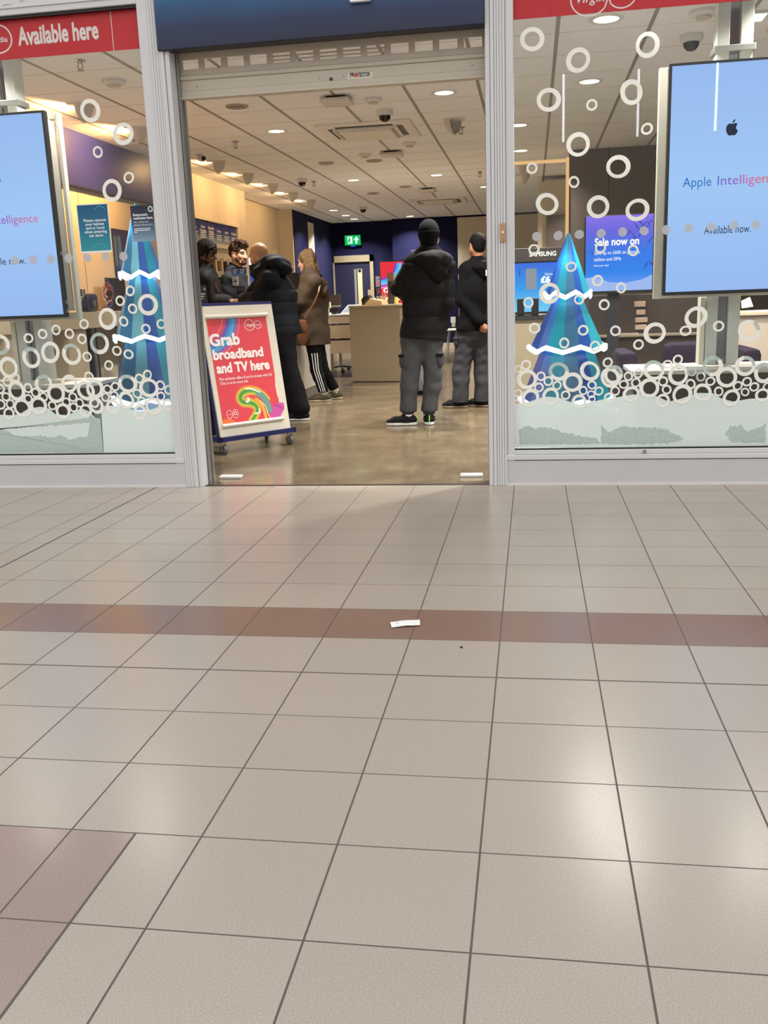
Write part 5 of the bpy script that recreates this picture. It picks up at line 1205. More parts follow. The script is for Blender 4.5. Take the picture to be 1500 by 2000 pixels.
letters_px(F, 'Sale now on', (1161, 482), (1248, 475), 15, EWS, pic, bold=.03, lift=.003)
letters_px(F, 'Save up to £600 on phones,', (1160, 499.5), (1250, 492.5), 7, EWS, pic, lift=.003, bold=.0, height=.030)
letters_px(F, 'tablets and SIMs', (1160, 511.5), (1213, 507), 7, EWS, pic, lift=.003, bold=.0, height=.030); letters_px(F, 'Find your deal', (1160, 521.5), (1188, 519.5), 4, EWS, pic, lift=.003, height=.018)
mb = MB(); mb.box(A.x + .2, A.x + .3, sy + .06, sy + .12, .0, A.z + .2); mb.build('stand_post', DARK, t); mb = MB(); mb.box(A.x + .0, A.x + .5, sy - .1, sy + .3, 0, .02, .004); mb.build('stand_foot', DARK, t)
DB = mat('dark brown unit', '3b312b', .4, var=.08)
t = thing('low_wall_unit', 'dark brown unit with shelves behind the right bench', 'cabinet', (1.2, 3.5, 0))
mb = MB(); mb.box(.62, 1.95, 3.35, 3.75, 0, 1.08, .005); mb.build('carcass', DB, t)
mb = MB(); mb.box(.60, 1.97, 3.31, 3.35, .70, .725, .004); mb.build('shelf_edge', mat('taupe edge', '8a7d6d', .5), t)
for k, (px, py, w_, h_) in enumerate(((1250, 594, .10, .05), (1252, 610, .08, .045), (1253, 625, .11, .045), (1252, 639, .10, .045), (1225, 655, .20, .04))):
    q = on_y(px, py, 3.33); mb = MB(); mb.box(q.x - w_ / 2, q.x + w_ / 2, 3.335, 3.352, q.z - h_ / 2, q.z + h_ / 2, .003); mb.build('drawer_label', mat('pinkish tag', 'a48a78', .5), t)
PU = cloth('dark purple fabric', '1d1323')
q = on_y(1290, 700, 1.7); t = thing('purple_armchair', 'dark purple low armchair behind the right bench', 'armchair', (1.2, 1.9, 0))
mb = MB(); mb.box(.82, 1.62, 1.6, 2.2, .12, .46, .05); mb.build('seat', PU, t, True)
zk = on_y(1320, 670, 2.0).z; mb = MB(); mb.box(1.12, 1.66, 2.02, 2.25, .3, zk, .07); mb.build('backrest', PU, t, True)
zk2 = on_y(1240, 685, 1.75).z
for x_ in (.74, 1.62): mb = MB(); mb.box(x_, x_ + .14, 1.6, 2.2, .1, zk2, .045); mb.build('arm', PU, t, True)
for x_, y_ in ((.8, 1.64), (1.68, 1.64), (.8, 2.16), (1.68, 2.16)): mb = MB(); mb.cyl((x_, y_, 0), (x_, y_, .12), .02, .025, 12); mb.build('leg', DARK, t)
ty = 2.5; A = on_y(1436, 706, ty); ztk = on_y(1460, 609, ty).z
t = thing('side_desk', 'cream cabinet behind the mast at the right edge', 'cabinet', (A.x + .6, ty + .3, 0))
mb = MB(); mb.box(A.x, A.x + 1.3, ty, ty + .5, 0, ztk - .03, .005); mb.build('carcass', mat('pinkish cream laminate', 'c2b4a4', .45, var=.02), t); mb = MB(); mb.box(A.x - .03, A.x + 1.32, ty - .03, ty + .52, ztk - .03, ztk, .004); mb.build('top', LAMINATE, t); mb = MB(); mb.box(A.x - .028, A.x, ty, ty + .5, 0, ztk - .03); mb.build('end_panel', mat('tan edge', 'b39a78', .5), t)
F = Face(on_y(1449, 602, ty + .1), (1, 0, 0), Vector((-.1, .1, 1))); t = thing('white_tablet', 'white tilted tablet on the cream cabinet at the right edge', 'tablet', F.p(.05, 0)); mb = MB(); mb.prism([F.p(0, .0), F.p(.09, .01), F.p(.07, .09), F.p(.0, .06)], F.n, -.01); mb.build('panel', WHITE2, t); mb = MB(); mb.tube([F.p(.04, .0, -.02), F.p(.04, .05, -.015)], .008); mb.build('stand', GREY, t)
q = on_y(1468, 601, ty + .15); t = thing('paper_stack', 'sheets of paper lying beside the white tablet', 'paper', (q.x + .05, q.y, ztk)); 
for k in range(2): mb = MB(); R = Matrix.Translation((q.x + .1, q.y, ztk)) @ Matrix.Rotation(.3 - .5 * k, 4, 'Z'); mb.box(-.09, .09, -.12, .12, .002 * k, .002 + .002 * k, M=R); mb.build('sheet', PAPER, t)

# ------------------------------------------------------------------ people: smooth blended volumes turned into one surface each
class Vol:
    def __init__(s, lo, hi, h):
        s.h = h; s.lo = np.array(lo, np.float32); n = np.ceil((np.array(hi) - np.array(lo)) / h).astype(int) + 1; s.n = n
        s.g = np.full(n, 0.5, np.float32); s.ax = [s.lo[i] + h * np.arange(n[i], dtype=np.float32) for i in range(3)]
    def win(s, lo, hi):
        a = np.clip(np.floor((np.array(lo) - s.lo) / s.h).astype(int), 0, s.n); b = np.clip(np.ceil((np.array(hi) - s.lo) / s.h).astype(int) + 1, 0, s.n)
        if (b <= a).any(): return None
        sl = tuple(slice(a[i], b[i]) for i in range(3))
        return sl, s.ax[0][sl[0]][:, None, None], s.ax[1][sl[1]][None, :, None], s.ax[2][sl[2]][None, None, :]
    def mixin(s, sl, d, k, sub):
        g = s.g[sl]
        if sub:
            d = -d; hh = np.maximum(k - np.abs(g - d), 0) / k if k > 0 else 0; s.g[sl] = np.maximum(g, d) + hh * hh * k * .25
        else:
            hh = np.maximum(k - np.abs(g - d), 0) / k if k > 0 else 0; s.g[sl] = np.minimum(g, d) - hh * hh * k * .25
    def cone(s, a, b, ra, rb, k=.02, flat=None, sub=False):
        """tapered limb from a to b; flat = (direction, ratio) squeezes it along a direction"""
        a = np.array(a, np.float32); b = np.array(b, np.float32); m = max(ra, rb) * 1.2 + k + 2 * s.h + .03
        w = s.win(np.minimum(a, b) - m, np.maximum(a, b) + m)
        if w is None: return
        sl, X, Y, Z = w; d = b - a; L2 = float(d @ d) + 1e-9
        px, py, pz = X - a[0], Y - a[1], Z - a[2]
        t = np.clip((px * d[0] + py * d[1] + pz * d[2]) / L2, 0, 1)
        qx, qy, qz = px - t * d[0], py - t * d[1], pz - t * d[2]
        if flat:
            f, r = np.array(flat[0], np.float32), flat[1]; e = (qx * f[0] + qy * f[1] + qz * f[2]) * (1 / r - 1); qx, qy, qz = qx + e * f[0], qy + e * f[1], qz + e * f[2]
        D = np.sqrt(qx * qx + qy * qy + qz * qz) - (ra + (rb - ra) * t)
        if flat: D = D * (.5 + .5 * flat[1])
        s.mixin(sl, D, k, sub)
    def ell(s, c, r, axes=None, k=.02, sub=False):
        c = np.array(c, np.float32); m = max(r) + k + 2 * s.h + .02; w = s.win(c - m, c + m)
        if w is None: return
        sl, X, Y, Z = w; px, py, pz = X - c[0], Y - c[1], Z - c[2]
        A = np.eye(3) if axes is None else np.array(axes)
        q = [(px * A[i][0] + py * A[i][1] + pz * A[i][2]) / r[i] for i in range(3)]
        l = np.sqrt(q[0] ** 2 + q[1] ** 2 + q[2] ** 2); s.mixin(sl, (l - 1) * min(r), k, sub)
    def cut(s, p, n):
        """keeps the side the normal points away from"""
        n = np.array(n, np.float32); n /= np.linalg.norm(n); p = np.array(p)
        d = (s.ax[0][:, None, None] - p[0]) * n[0] + (s.ax[1][None, :, None] - p[1]) * n[1] + (s.ax[2][None, None, :] - p[2]) * n[2]
        s.g = np.maximum(s.g, d.astype(np.float32))
    def ripple(s, amp, freq, seed):
        r = np.random.RandomState(seed); X, Y, Z = s.ax[0][:, None, None], s.ax[1][None, :, None], s.ax[2][None, None, :]; t = 0
        for i in range(5):
            v = r.randn(3) * freq * (.6 + .35 * i); v[2] *= .8; t = t + np.sin(v[0] * X + v[1] * Y + v[2] * Z + r.rand() * 6.28 + 1.5 * np.sin(freq * .4 * Z + r.rand() * 6)) / (1 + .5 * i)
        s.g = s.g + (amp * t).astype(np.float32)
    def quilt(s, pitch, depth, z0=0.0):
        Z = s.ax[2][None, None, :]; s.g = s.g - (depth * np.abs(np.sin(math.pi * (Z - z0) / pitch)) ** .35 - depth).astype(np.float32)
    def mesh(s, name, m, parent=None):
        g = s.g; g[0], g[-1] = 1, 1; g[:, 0], g[:, -1] = 1, 1; g[:, :, 0], g[:, :, -1] = 1, 1
        neg = g < 0; c = np.zeros(tuple(s.n - 1), np.int8)
        offs = [(i, j, k) for i in (0, 1) for j in (0, 1) for k in (0, 1)]
        for i, j, k in offs: c += neg[i:s.n[0] - 1 + i, j:s.n[1] - 1 + j, k:s.n[2] - 1 + k]
        I = np.argwhere((c > 0) & (c < 8)); idx = np.full(c.shape, -1, np.int32); idx[tuple(I.T)] = np.arange(len(I))
        val = {o: g[I[:, 0] + o[0], I[:, 1] + o[1], I[:, 2] + o[2]] for o in offs}
        acc = np.zeros((len(I), 3)); cnt = np.zeros(len(I))
        for o in offs:
            for ax in range(3):
                if o[ax] == 0:
                    o2 = list(o); o2[ax] = 1; o2 = tuple(o2); a, b = val[o], val[o2]; x = (a < 0) != (b < 0)
                    t = np.where(x, a / np.where(x, a - b, 1), 0); p = np.array(o, float)[None, :].repeat(len(I), 0); p[:, ax] = t
                    acc += p * x[:, None]; cnt += x
        V = s.lo + s.h * (I + acc / cnt[:, None]); F = []
        for ax in range(3):
            u, w = (ax + 1) % 3, (ax + 2) % 3
            sa = [slice(None)] * 3; sb = [slice(None)] * 3; sa[ax] = slice(0, -1); sb[ax] = slice(1, None)
            na, nb = neg[tuple(sa)], neg[tuple(sb)]; E = np.argwhere(na != nb); ins = na[tuple(E.T)]
            ok = (E[:, u] > 0) & (E[:, w] > 0) & (E[:, u] < s.n[u] - 1) & (E[:, w] < s.n[w] - 1); E, ins = E[ok], ins[ok]
            q = []
            for du, dw in ((-1, -1), (0, -1), (0, 0), (-1, 0)):
                e = E.copy(); e[:, u] += du; e[:, w] += dw; q.append(idx[tuple(e.T)])
            q = np.stack(q, 1); q[~ins] = q[~ins][:, ::-1]; F.append(q)
        F = np.concatenate(F); F = F[(F >= 0).all(1)]
        me = bpy.data.meshes.new(name); me.vertices.add(len(V)); me.vertices.foreach_set('co', V.astype(np.float32).ravel())
        me.loops.add(len(F) * 4); me.loops.foreach_set('vertex_index', F.astype(np.int32).ravel()); me.polygons.add(len(F))
        me.polygons.foreach_set('loop_start', np.arange(0, len(F) * 4, 4, dtype=np.int32)); me.polygons.foreach_set('use_smooth', np.ones(len(F), bool))
        me.update(calc_edges=True); me.validate(); me.materials.append(m); return link(name, me, parent)

def unit(v): v = np.array(v, float); return v / np.linalg.norm(v)
A_ = lambda v: np.array(v, float)
class Figure:
    """joints in the world; F = facing, S = own left, U = up"""
    def __init__(s, label, base, facing, H, parts_h=.0065):
        s.F = unit([*facing, 0]); s.U = np.array([0, 0, 1.]); s.S = np.cross(s.U, s.F); s.base = np.array([base[0], base[1], 0.]); s.k = H / 1.75; s.H = H
        s.t = thing('person', label, 'person', tuple(s.base)); s.hh = parts_h
        L = lambda a, f, u: s.base + s.k * (a * s.S + f * s.F + u * s.U)
        s.J = dict(head=L(0, .02, 1.635), neck=L(0, -.01, 1.475), chest=L(0, 0, 1.30), waist=L(0, 0, 1.08), pelvis=L(0, 0, .94),
                   shL=L(.175, 0, 1.43), shR=L(-.175, 0, 1.43), elL=L(.23, -.02, 1.14), elR=L(-.23, -.02, 1.14), wrL=L(.24, .06, .90), wrR=L(-.24, .06, .90),
                   hipL=L(.09, 0, .92), hipR=L(-.09, 0, .92), knL=L(.10, .02, .50), knR=L(-.10, .02, .50), anL=L(.10, -.02, .085), anR=L(-.10, -.02, .085))
        s.toe = dict(L=s.F, R=s.F); s.hf = s.F.copy(); s.hu = s.U.copy(); s.hand = dict(L=None, R=None)
    def set(s, **kw):
        for k, v in kw.items(): s.J[k] = np.array(v, float)
    def frame_head(s, f, u=None):
        s.hf = unit(f); u = s.U if u is None else A_(u); s.hs = unit(np.cross(u, s.hf)); s.hu = np.cross(s.hf, s.hs)
    def bounds(s, keys, m):
        P = np.array([s.J[k] for k in keys]); return P.min(0) - m, P.max(0) + m
    def torso(s, v, e, fl=.62, hem=None, hemr=None, hemflat=.72, top=.05):
        J, k = s.J, s.k; F = s.F; sp = unit(J['neck'] - J['pelvis']); f = unit(F - sp * (F @ sp)); s.tf = f
        v.cone(J['pelvis'] + (s.U * .07 * k if e < 0 else 0), J['waist'], (.135 if e < 0 else .165) * k + e, .150 * k + e, .03, (f, fl + .06))
        v.cone(J['waist'], J['chest'], .150 * k + e, .172 * k + e, .04, (f, fl + .03))
        up = J['chest'] + (J['neck'] - J['chest']) * .62
        v.cone(J['chest'], up, .172 * k + e, .125 * k + e, .04, (f, fl + .02))
        mid = (J['shL'] + J['shR']) / 2
        for q in 'LR': v.cone(mid * .6 + J['sh' + q] * .4 + s.U * .005, J['sh' + q], .062 * k + e, .058 * k + e, .04)
        v.cone(up, J['neck'], .075 * k + e, top * k + e, .03)
        if hem is not None: v.cone(J['pelvis'], hem, .165 * k + e, hemr, .03, (f, hemflat))
    def arms(s, v, e, stop=1.0, ce=0.0, sides='LR'):
        J, k = s.J, s.k
        for q in sides:
            a, b, c = J['sh' + q], J['el' + q], J['wr' + q]; c2 = b + (c - b) * stop
            v.cone(a, b, .052 * k + e, .043 * k + e, .02); v.cone(b, c2, .043 * k + e, .029 * k + e + ce, .02)
    def legs(s, v, e, stop=1.0, taper=0.0, kn=None):
        J, k = s.J, s.k
        for q in 'LR':
            a, b, c = J['hip' + q], J['kn' + q], J['an' + q]; c2 = b + (c - b) * stop
            v.cone(a, b, .086 * k + e, .058 * k + e, .03); v.cone(b, b + (c2 - b) * .35, .058 * k + e, .058 * k + e, .02); v.cone(b + (c2 - b) * .35, c2, .058 * k + e, .038 * k + e + taper, .02)
        v.cone(J['hipL'] + s.U * .01, J['hipR'] + s.U * .01, .095 * k + e, .095 * k + e, .04); v.cone(J['hipL'] * .6 + J['hipR'] * .4 + s.U * .07, J['hipR'] * .6 + J['hipL'] * .4 + s.U * .07, .115 * k + e, .115 * k + e, .04)
    def foot(s, v, q, e=0.0, z=0.0):
        a = s.J['an' + q]; d = unit([s.toe[q][0], s.toe[q][1], 0]); k = s.k; sd = np.cross(s.U, d)
        heel = A_([a[0], a[1], .045]) - d * .035; ball = heel + d * .150 * k; tip = heel + d * .200 * k
        v.cone(heel, ball - A_([0, 0, .008]), .040 * k + e, .042 * k + e, .02, (s.U, .9)); v.cone(ball - A_([0, 0, .010]), tip - A_([0, 0, .016]), .042 * k + e, .030 * k + e, .02, (s.U, .75))
        v.cone(a, heel + d * .05, .040 * k + e, .040 * k + e, .03); return heel, ball, tip, d
    def fingers(s, v, q, spec=None):
        """palm, four bent fingers of unequal length and a thumb; spec = (finger direction, palm normal, curl)"""
        J, k = s.J, s.k; w = J['wr' + q]
        fa = unit(J['wr' + q] - J['el' + q])
        if spec is None: spec = (fa, unit(np.cross(fa, s.F) * (1 if q == 'L' else -1) + 1e-3), .5)
        d, nrm, curl = unit(spec[0]), A_(spec[1]), spec[2]; nrm = unit(nrm - d * (d @ nrm)); sd = np.cross(nrm, d); th = spec[3] if len(spec) > 3 else 1.0
        pc = w + d * .048 * k; v.cone(w, pc, .026 * k, .036 * k, .015, (nrm, .52)); v.cone(pc, w + d * .082 * k, .038 * k, .038 * k, .012, (nrm, .42))
        for i, (o, L) in enumerate(((-.030, .062), (-.010, .072), (.010, .067), (.029, .052))):
            b = w + d * .088 * k + sd * o * k * th; ang = curl * (.9 + .12 * i); d1 = d * math.cos(ang) + nrm * math.sin(ang); m = b + d1 * L * .55 * k; d2 = d * math.cos(ang * 2.1) + nrm * math.sin(ang * 2.1)
            v.cone(b, m, .0098 * k, .0090 * k, .006); v.cone(m, m + d2 * L * .55 * k, .0090 * k, .0072 * k, .005)
        b = w + d * .030 * k - sd * .028 * k * th; td = unit(d * .75 - sd * .75 * th + nrm * .35); m = b + td * .042 * k
        v.cone(b, m, .0135 * k, .0105 * k, .010); v.cone(m, m + unit(td + d * .5 + nrm * .3) * .032 * k, .0105 * k, .0082 * k, .006)
    def headshape(s, v):
        c, f, u, l = s.J['head'], s.hf, s.hu, s.hs; k = s.k; A = [l, f, u]; P = lambda a, b, d: c + k * (a * l + b * f + d * u)
        v.ell(P(0, -.012, .035), (.075 * k, .096 * k, .088 * k), A, .01); v.ell(P(0, .022, -.035), (.060 * k, .070 * k, .075 * k), A, .03)
        v.ell(P(0, .058, -.088), (.030 * k, .026 * k, .024 * k), A, .03); v.ell(P(0, .073, .030), (.050 * k, .020 * k, .014 * k), A, .015)
        for q in (-1, 1):
            v.ell(P(.033 * q, .096, .006), (.018 * k, .014 * k, .011 * k), A, .012, True); v.ell(P(.040 * q, .068, -.026), (.020 * k, .018 * k, .018 * k), A, .02)
            v.ell(P(.077 * q, -.008, -.008), (.010 * k, .020 * k, .032 * k), A, .008); v.ell(P(.080 * q, -.004, -.008), (.006 * k, .010 * k, .018 * k), A, .004, True)
            v.cone(P(.052 * q, .00, -.045), P(.022 * q, .06, -.085), .022 * k, .020 * k, .03)
        v.cone(P(0, .088, .012), P(0, .110, -.030), .009 * k, .014 * k, .012); v.cone(P(-.013, .098, -.034), P(.013, .098, -.034), .009 * k, .009 * k, .01)
        v.ell(P(0, .090, -.060), (.022 * k, .010 * k, .006 * k), A, .006); v.ell(P(0, .088, -.071), (.020 * k, .010 * k, .007 * k), A, .006); v.ell(P(0, .100, -.0655), (.020 * k, .006 * k, .002 * k), A, .003, True)
        v.cone(s.J['neck'] - s.U * .03, P(0, -.022, -.05), .056 * k, .053 * k, .03)
    def body(s, skin, hands='LR'):
        lo, hi = s.bounds(s.J.keys(), .22); lo[2] = -.02; hi[2] = s.J['head'][2] + .2
        v = Vol(lo, hi, s.hh); s.torso(v, -.012); s.arms(v, 0); s.legs(v, -.004)
        for q in 'LR': s.foot(v, q, -.006)
        s.headshape(v)
        for q in 'LR': s.fingers(v, q, s.hand[q])
        v.cut((0, 0, .004), (0, 0, -1)); return v.mesh('body', skin, s.t)
    def eyes(s):
        c, f, u, l = s.J['head'], s.hf, s.hu, s.hs; k = s.k
        for q in (-1, 1):
            p = c + k * (.033 * q * l + .0755 * f + .004 * u); mb = MB(); mb.sphere(Vector(p),   .0110 * k, seg=14, rings=10); e = mb.build('eye', mat('eye white', '9a908a', .3), s.t, True)
            mb = MB(); mb.sphere(Vector(p + f * .0075 * k - u * .002), .0065 * k, seg=12, rings=8); mb.build('iris', mat('dark iris', '1a120d', .15), e, True)
    def brows(s, m):
        c, f, u, l = s.J['head'], s.hf, s.hu, s.hs; k = s.k
        for q in (-1, 1):
            mb = MB(); mb.tube([Vector(c + k * (a * q * l + b * f + d * u)) for a, b, d in ((.014, .095, .022), (.032, .093, .028), (.052, .080, .022))], [.002, .0035, .0015]); mb.build('eyebrow', m, s.t, True)
    def hair(s, m, kind, seed=1, h=.005):
        c, f, u, l = s.J['head'], s.hf, s.hu, s.hs; k = s.k; A = [l, f, u]; P = lambda a, b, d: c + k * (a * l + b * f + d * u); v = Vol(c - .24, c + .22, h)
        if kind == 'crop':
            v.ell(P(0, -.014, .037), (.079 * k, .100 * k, .091 * k), A, .01); v.ell(P(0, -.05, -.02), (.062 * k, .050 * k, .06 * k), A, .02)
            v.ell(P(0, .085, -.035), (.085 * k, .075 * k, .085 * k), A, .01, True)
            for q in (-1, 1): v.ell(P(.085 * q, .0, -.02), (.03 * k, .03 * k, .045 * k), A, .01, True)
            v.ripple(.0012, 260, seed)
        if kind == 'short':
            v.ell(P(0, -.016, .044), (.084 * k, .106 * k, .094 * k), A, .01); v.ell(P(0, -.055, -.01), (.066 * k, .050 * k, .07 * k), A, .02); v.ell(P(.01, .070, .095), (.055 * k, .042 * k, .03 * k), A, .02); v.ell(P(-.02, .03, .125), (.05 * k, .06 * k, .022 * k), A, .02)
            v.ell(P(0, .105, -.03), (.088 * k, .085 * k, .098 * k), A, .01, True)
            for q in (-1, 1): v.ell(P(.09 * q, .0, -.025), (.03 * k, .032 * k, .045 * k), A, .01, True)
            v.ripple(.0025, 110, seed)
        if kind == 'locs':
            v.ell(P(0, -.018, .042), (.086 * k, .108 * k, .094 * k), A, .01); v.ell(P(0, -.055, -.03), (.07 * k, .052 * k, .08 * k), A, .02); v.ell(P(0, .115, -.045), (.088 * k, .085 * k, .10 * k), A, .01, True)
            r = np.random.RandomState(seed)
            for i in range(46):
                a = r.uniform(-2.5, 2.5); b0 = r.uniform(.02, .07); top = P(.072 * math.sin(a), -.016 + .092 * math.cos(a), b0 + .03); ln = .07 + .06 * r.rand() if abs(a) > .9 else .035 + .03 * r.rand(); bot = top + k * (.016 * math.sin(a) * l + .018 * math.cos(a) * f - (ln) * u)
                v.cone(top, bot, .0125, .0075, .006)
            v.ripple(.002, 130, seed)
        if kind == 'bob':
            v.ell(P(0, -.022, .042), (.085 * k, .108 * k, .094 * k), A, .01); v.ell(P(0, -.055, -.03), (.080 * k, .060 * k, .11 * k), A, .03); v.ell(P(0, -.070, -.10), (.070 * k, .040 * k, .05 * k), A, .03)
            for q in (-1, 1): v.cone(P(.072 * q, -.02, .03), P(.074 * q, -.03, -.11), .026 * k, .020 * k, .03)
            v.ell(P(0, .125, -.040), (.095 * k, .118 * k, .108 * k), A, .012, True); v.ell(P(.0, -.065, .112), (.040 * k, .045 * k, .026 * k), A, .02)
            r = np.random.RandomState(seed)
            for i in range(60):
                a = r.uniform(-2.7, 2.7)
                if abs(a) < 1.1: a *= 2.2
                top = P(.078 * math.sin(a), -.022 + .098 * math.cos(a), .05 + .03 * r.rand()); bot = P(.082 * math.sin(a) * .95, -.05 + .075 * math.cos(a), -.12 - .03 * r.rand()); v.cone(top, bot, .011, .007, .007)
            for i in range(9): a = r.uniform(0, 6.28); b0 = P(.02 * math.cos(a), -.065 + .02 * math.sin(a), .122); v.cone(b0, b0 + k * (.035 * math.cos(a) * l + .03 * math.sin(a) * f + .018 * u), .008, .004, .004)
            v.ripple(.001, 190, seed + 1)
        return v.mesh('hair', m, s.t)
    def beard(s, m):
        c, f, u, l = s.J['head'], s.hf, s.hu, s.hs; k = s.k; A = [l, f, u]; P = lambda a, b, d: c + k * (a * l + b * f + d * u); v = Vol(c - .2, c + .2, .005)
        v.ell(P(0, .060, -.088), (.034 * k, .030 * k, .028 * k), A, .03)
        for q in (-1, 1): v.cone(P(.064 * q, .008, -.02), P(.052 * q, .03, -.06), .007, .016, .02); v.cone(P(.052 * q, .03, -.06), P(.022 * q, .064, -.09), .018, .021, .03); v.cone(P(.004 * q, .099, -.050), P(.030 * q, .086, -.066), .007, .008, .008)
        v.ell(P(0, .108, -.066), (.022 * k, .022 * k, .010 * k), A, .006, True); v.ripple(.0015, 150, 3); return v.mesh('beard', m, s.t)
    def vol(s, m=.28, zlo=None, zhi=None, h=None):
        lo, hi = s.bounds(s.J.keys(), m)
        if zlo is not None: lo[2] = zlo
        if zhi is not None: hi[2] = zhi
        return Vol(lo, hi, h or .0075)
    def shoe(s, q, m, sole_m, sole=.026, acc=None):
        a = s.J['an' + q]; v = Vol(A_([a[0], a[1], 0]) - A_([.36, .36, .03]), A_([a[0], a[1], .2]) + A_([.36, .36, 0]), .005)
        heel, ball, tip, d = s.foot(v, q, .007); v.cut((0, 0, sole * .8), (0, 0, -1)); v.cut((0, 0, .108), (0, 0, 1)); o = v.mesh('shoe', m, s.t)
        v = Vol(A_([a[0], a[1], 0]) - A_([.36, .36, .03]), A_([a[0], a[1], .1]) + A_([.36, .36, 0]), .005); k = s.k; z = A_([0, 0, .02])
        hp, bp, tp = [A_([p[0], p[1], .012]) for p in (heel, ball, tip)]
        v.cone(hp, bp, .044 * k, .049 * k, .02); v.cone(bp, tp, .049 * k, .036 * k, .02); v.cut((0, 0, .001), (0, 0, -1)); v.cut((0, 0, sole), (0, 0, 1)); v.mesh('sole', sole_m, o)
        if acc is not None:
            for sgn in (0,): mb = MB(); sd = np.cross(s.U, d); p0 = heel - d * .045 * k; mb.tube([Vector(p0 + sd * .012 * sgn + A_([0, 0, -.02])), Vector(p0 + sd * .014 * sgn + A_([0, 0, .045]) + d * .004)], .005); mb.build('heel_tab', acc, o, True)
        return o
JP = lambda px, py, y: np.array(on_y(px, py, y))

SKIN_B = mat('weathered light skin', 'ad8562', .45, var=.06, scale=30); SKIN_L = mat('light skin', 'c79a80', .5, var=.06, scale=30); SKIN_M = mat('tan skin', 'b5805e', .5, var=.06, scale=30); SKIN_D = mat('dark brown skin', '5a3a2a', .45, var=.08, scale=30)
HAIR_B = cloth('black hair', '0d0b0b', .45, 200, .4, .5); HAIR_BR = cloth('brown hair', '33241a', .5, 200, .4, .5); HAIR_DB = cloth('dark blonde hair', '6a5238', .5, 160, .45, .3)
CL_BLACK = cloth('black padded nylon', '121112', .6, 50, .3, .25); CL_NAVY = cloth('midnight navy nylon', '0c1017', .5, 40, .3, .25); CL_HOOD = cloth('black jersey', '0a0a0c', .9, 120, .3, .3)
CL_GREY = cloth('charcoal grey cotton', '47484b', .85, 70, .25, .35); CL_GREY2 = cloth('dark grey cotton', '3d3d42', .85, 70, .25, .35); CL_OLIVE = cloth('brown olive parka fabric', '43372a', .8, 60, .3, .35)
CL_KNIT = cloth('black knit', '0a0a0b', .95, 170, .4, .8); CL_JUMP = cloth('dark grey wool', '2b2c31', .9, 150, .3, .5); CL_TROU = cloth('black trouser cloth', '0e0e11', .85, 80, .3, .3)
WHITE_R = mat('white rubber sole', 'd8d6d2', .5, var=.04); SOCK = cloth('grey white sock', 'b4aa9c', .9, 150, .15, .5); SHOE_B = cloth('black shoe mesh', '131316', .7, 150, .4, .5); NEON = mat('neon green tab', '9be04a', .4)
BROWN_L = mat('tan brown leather', '6a4126', .45, var=.12)

# --- man in the black beanie and padded jacket, seen from behind
y0 = 2.74; p = Figure('person in black beanie, black padded jacket and grey cargo trousers seen from behind', (-.93, y0), (-.22, 1), 1.75)
p.set(head=JP(838, 462, y0 + .02), neck=JP(838, 493, y0), chest=JP(834, 560, y0 + .01), waist=JP(829, 612, y0), pelvis=JP(826, 655, y0),
      shL=JP(806, 520, y0), shR=JP(870, 519, y0 + .01), elL=JP(779, 562, y0 + .02), wrL=JP(800, 583, y0 + .24), elR=JP(872, 592, y0), wrR=JP(864, 600, y0 + .26),
      hipL=JP(808, 662, y0), hipR=JP(842, 662, y0 + .02), knL=JP(801, 735, y0 - .01), knR=JP(846, 735, y0 + .02), anL=JP(797, 806, y0 - .01), anR=JP(838, 806, y0 + .03))
p.toe = dict(L=unit([-1, -.05, 0]), R=unit([-.12, 1, 0])); p.frame_head([-.1, 1, -.04]); p.body(SKIN_L); p.eyes()
v = p.vol(zlo=.70, zhi=1.60); hem = JP(825, 662, y0) + A_([0, 0, -.03])
p.torso(v, .038, .66, hem, .212, .74, .06); p.arms(v, .032, 1.02); v.cone(JP(811, 508, y0), JP(864, 507, y0 + .01), .062, .062, .05)
v.quilt(.155, .010, .80); v.ripple(.0028, 22, 4); v.cut(JP(824, 661, y0), (-0.10, 0, -1)); jk = v.mesh('padded_jacket', CL_BLACK, p.t)
v = Vol(JP(848, 520, y0) - .3, JP(848, 520, y0) + .3, .0075)
v.ell(JP(842, 503, y0 - .09), (.140, .085, .065), None, .03); v.ell(JP(855, 528, y0 - .115), (.088, .055, .095), [unit([1, 0, .35]), [0, 1, 0], unit([-.35, 0, 1])], .09); v.ell(JP(838, 494, y0 + .0), (.085, .10, .075), None, .01, True); v.ripple(.004, 34, 9); v.mesh('jacket_hood', CL_BLACK, jk)
c, k = p.J['head'], p.k; v = Vol(c - .2, c + .2, .006); v.ell(c + A_([0, -.012, .045]), (.090, .110, .102), [p.hs, p.hf, p.hu], .01); v.cone(c + A_([0, -.03, -.0]), c + A_([0, -.035, -.055]), .085, .072, .03); v.ell(c + A_([-.02, .115, -.055]), (.08, .075, .09), None, .01, True)
b = v.mesh('beanie', CL_KNIT, p.t); v = Vol(c - .2, c + .2, .006); v.ell(c + A_([0, -.012, .03]), (.096, .116, .05), [p.hs, p.hf, p.hu], .01); v.cut(c + A_([0, 0, .045]), (0, 0, 1)); v.cut(c + A_([0, 0, -.012]), (0, 0, -1)); v.mesh('folded_brim', CL_KNIT, b)
v = p.vol(.2, .07, 1.0); p.legs(v, .020, .88, .018); v.ripple(.0032, 24, 12); v.cut((0, 0, .118), (0, 0, -1)); tr = v.mesh('cargo_trousers', CL_GREY, p.t)
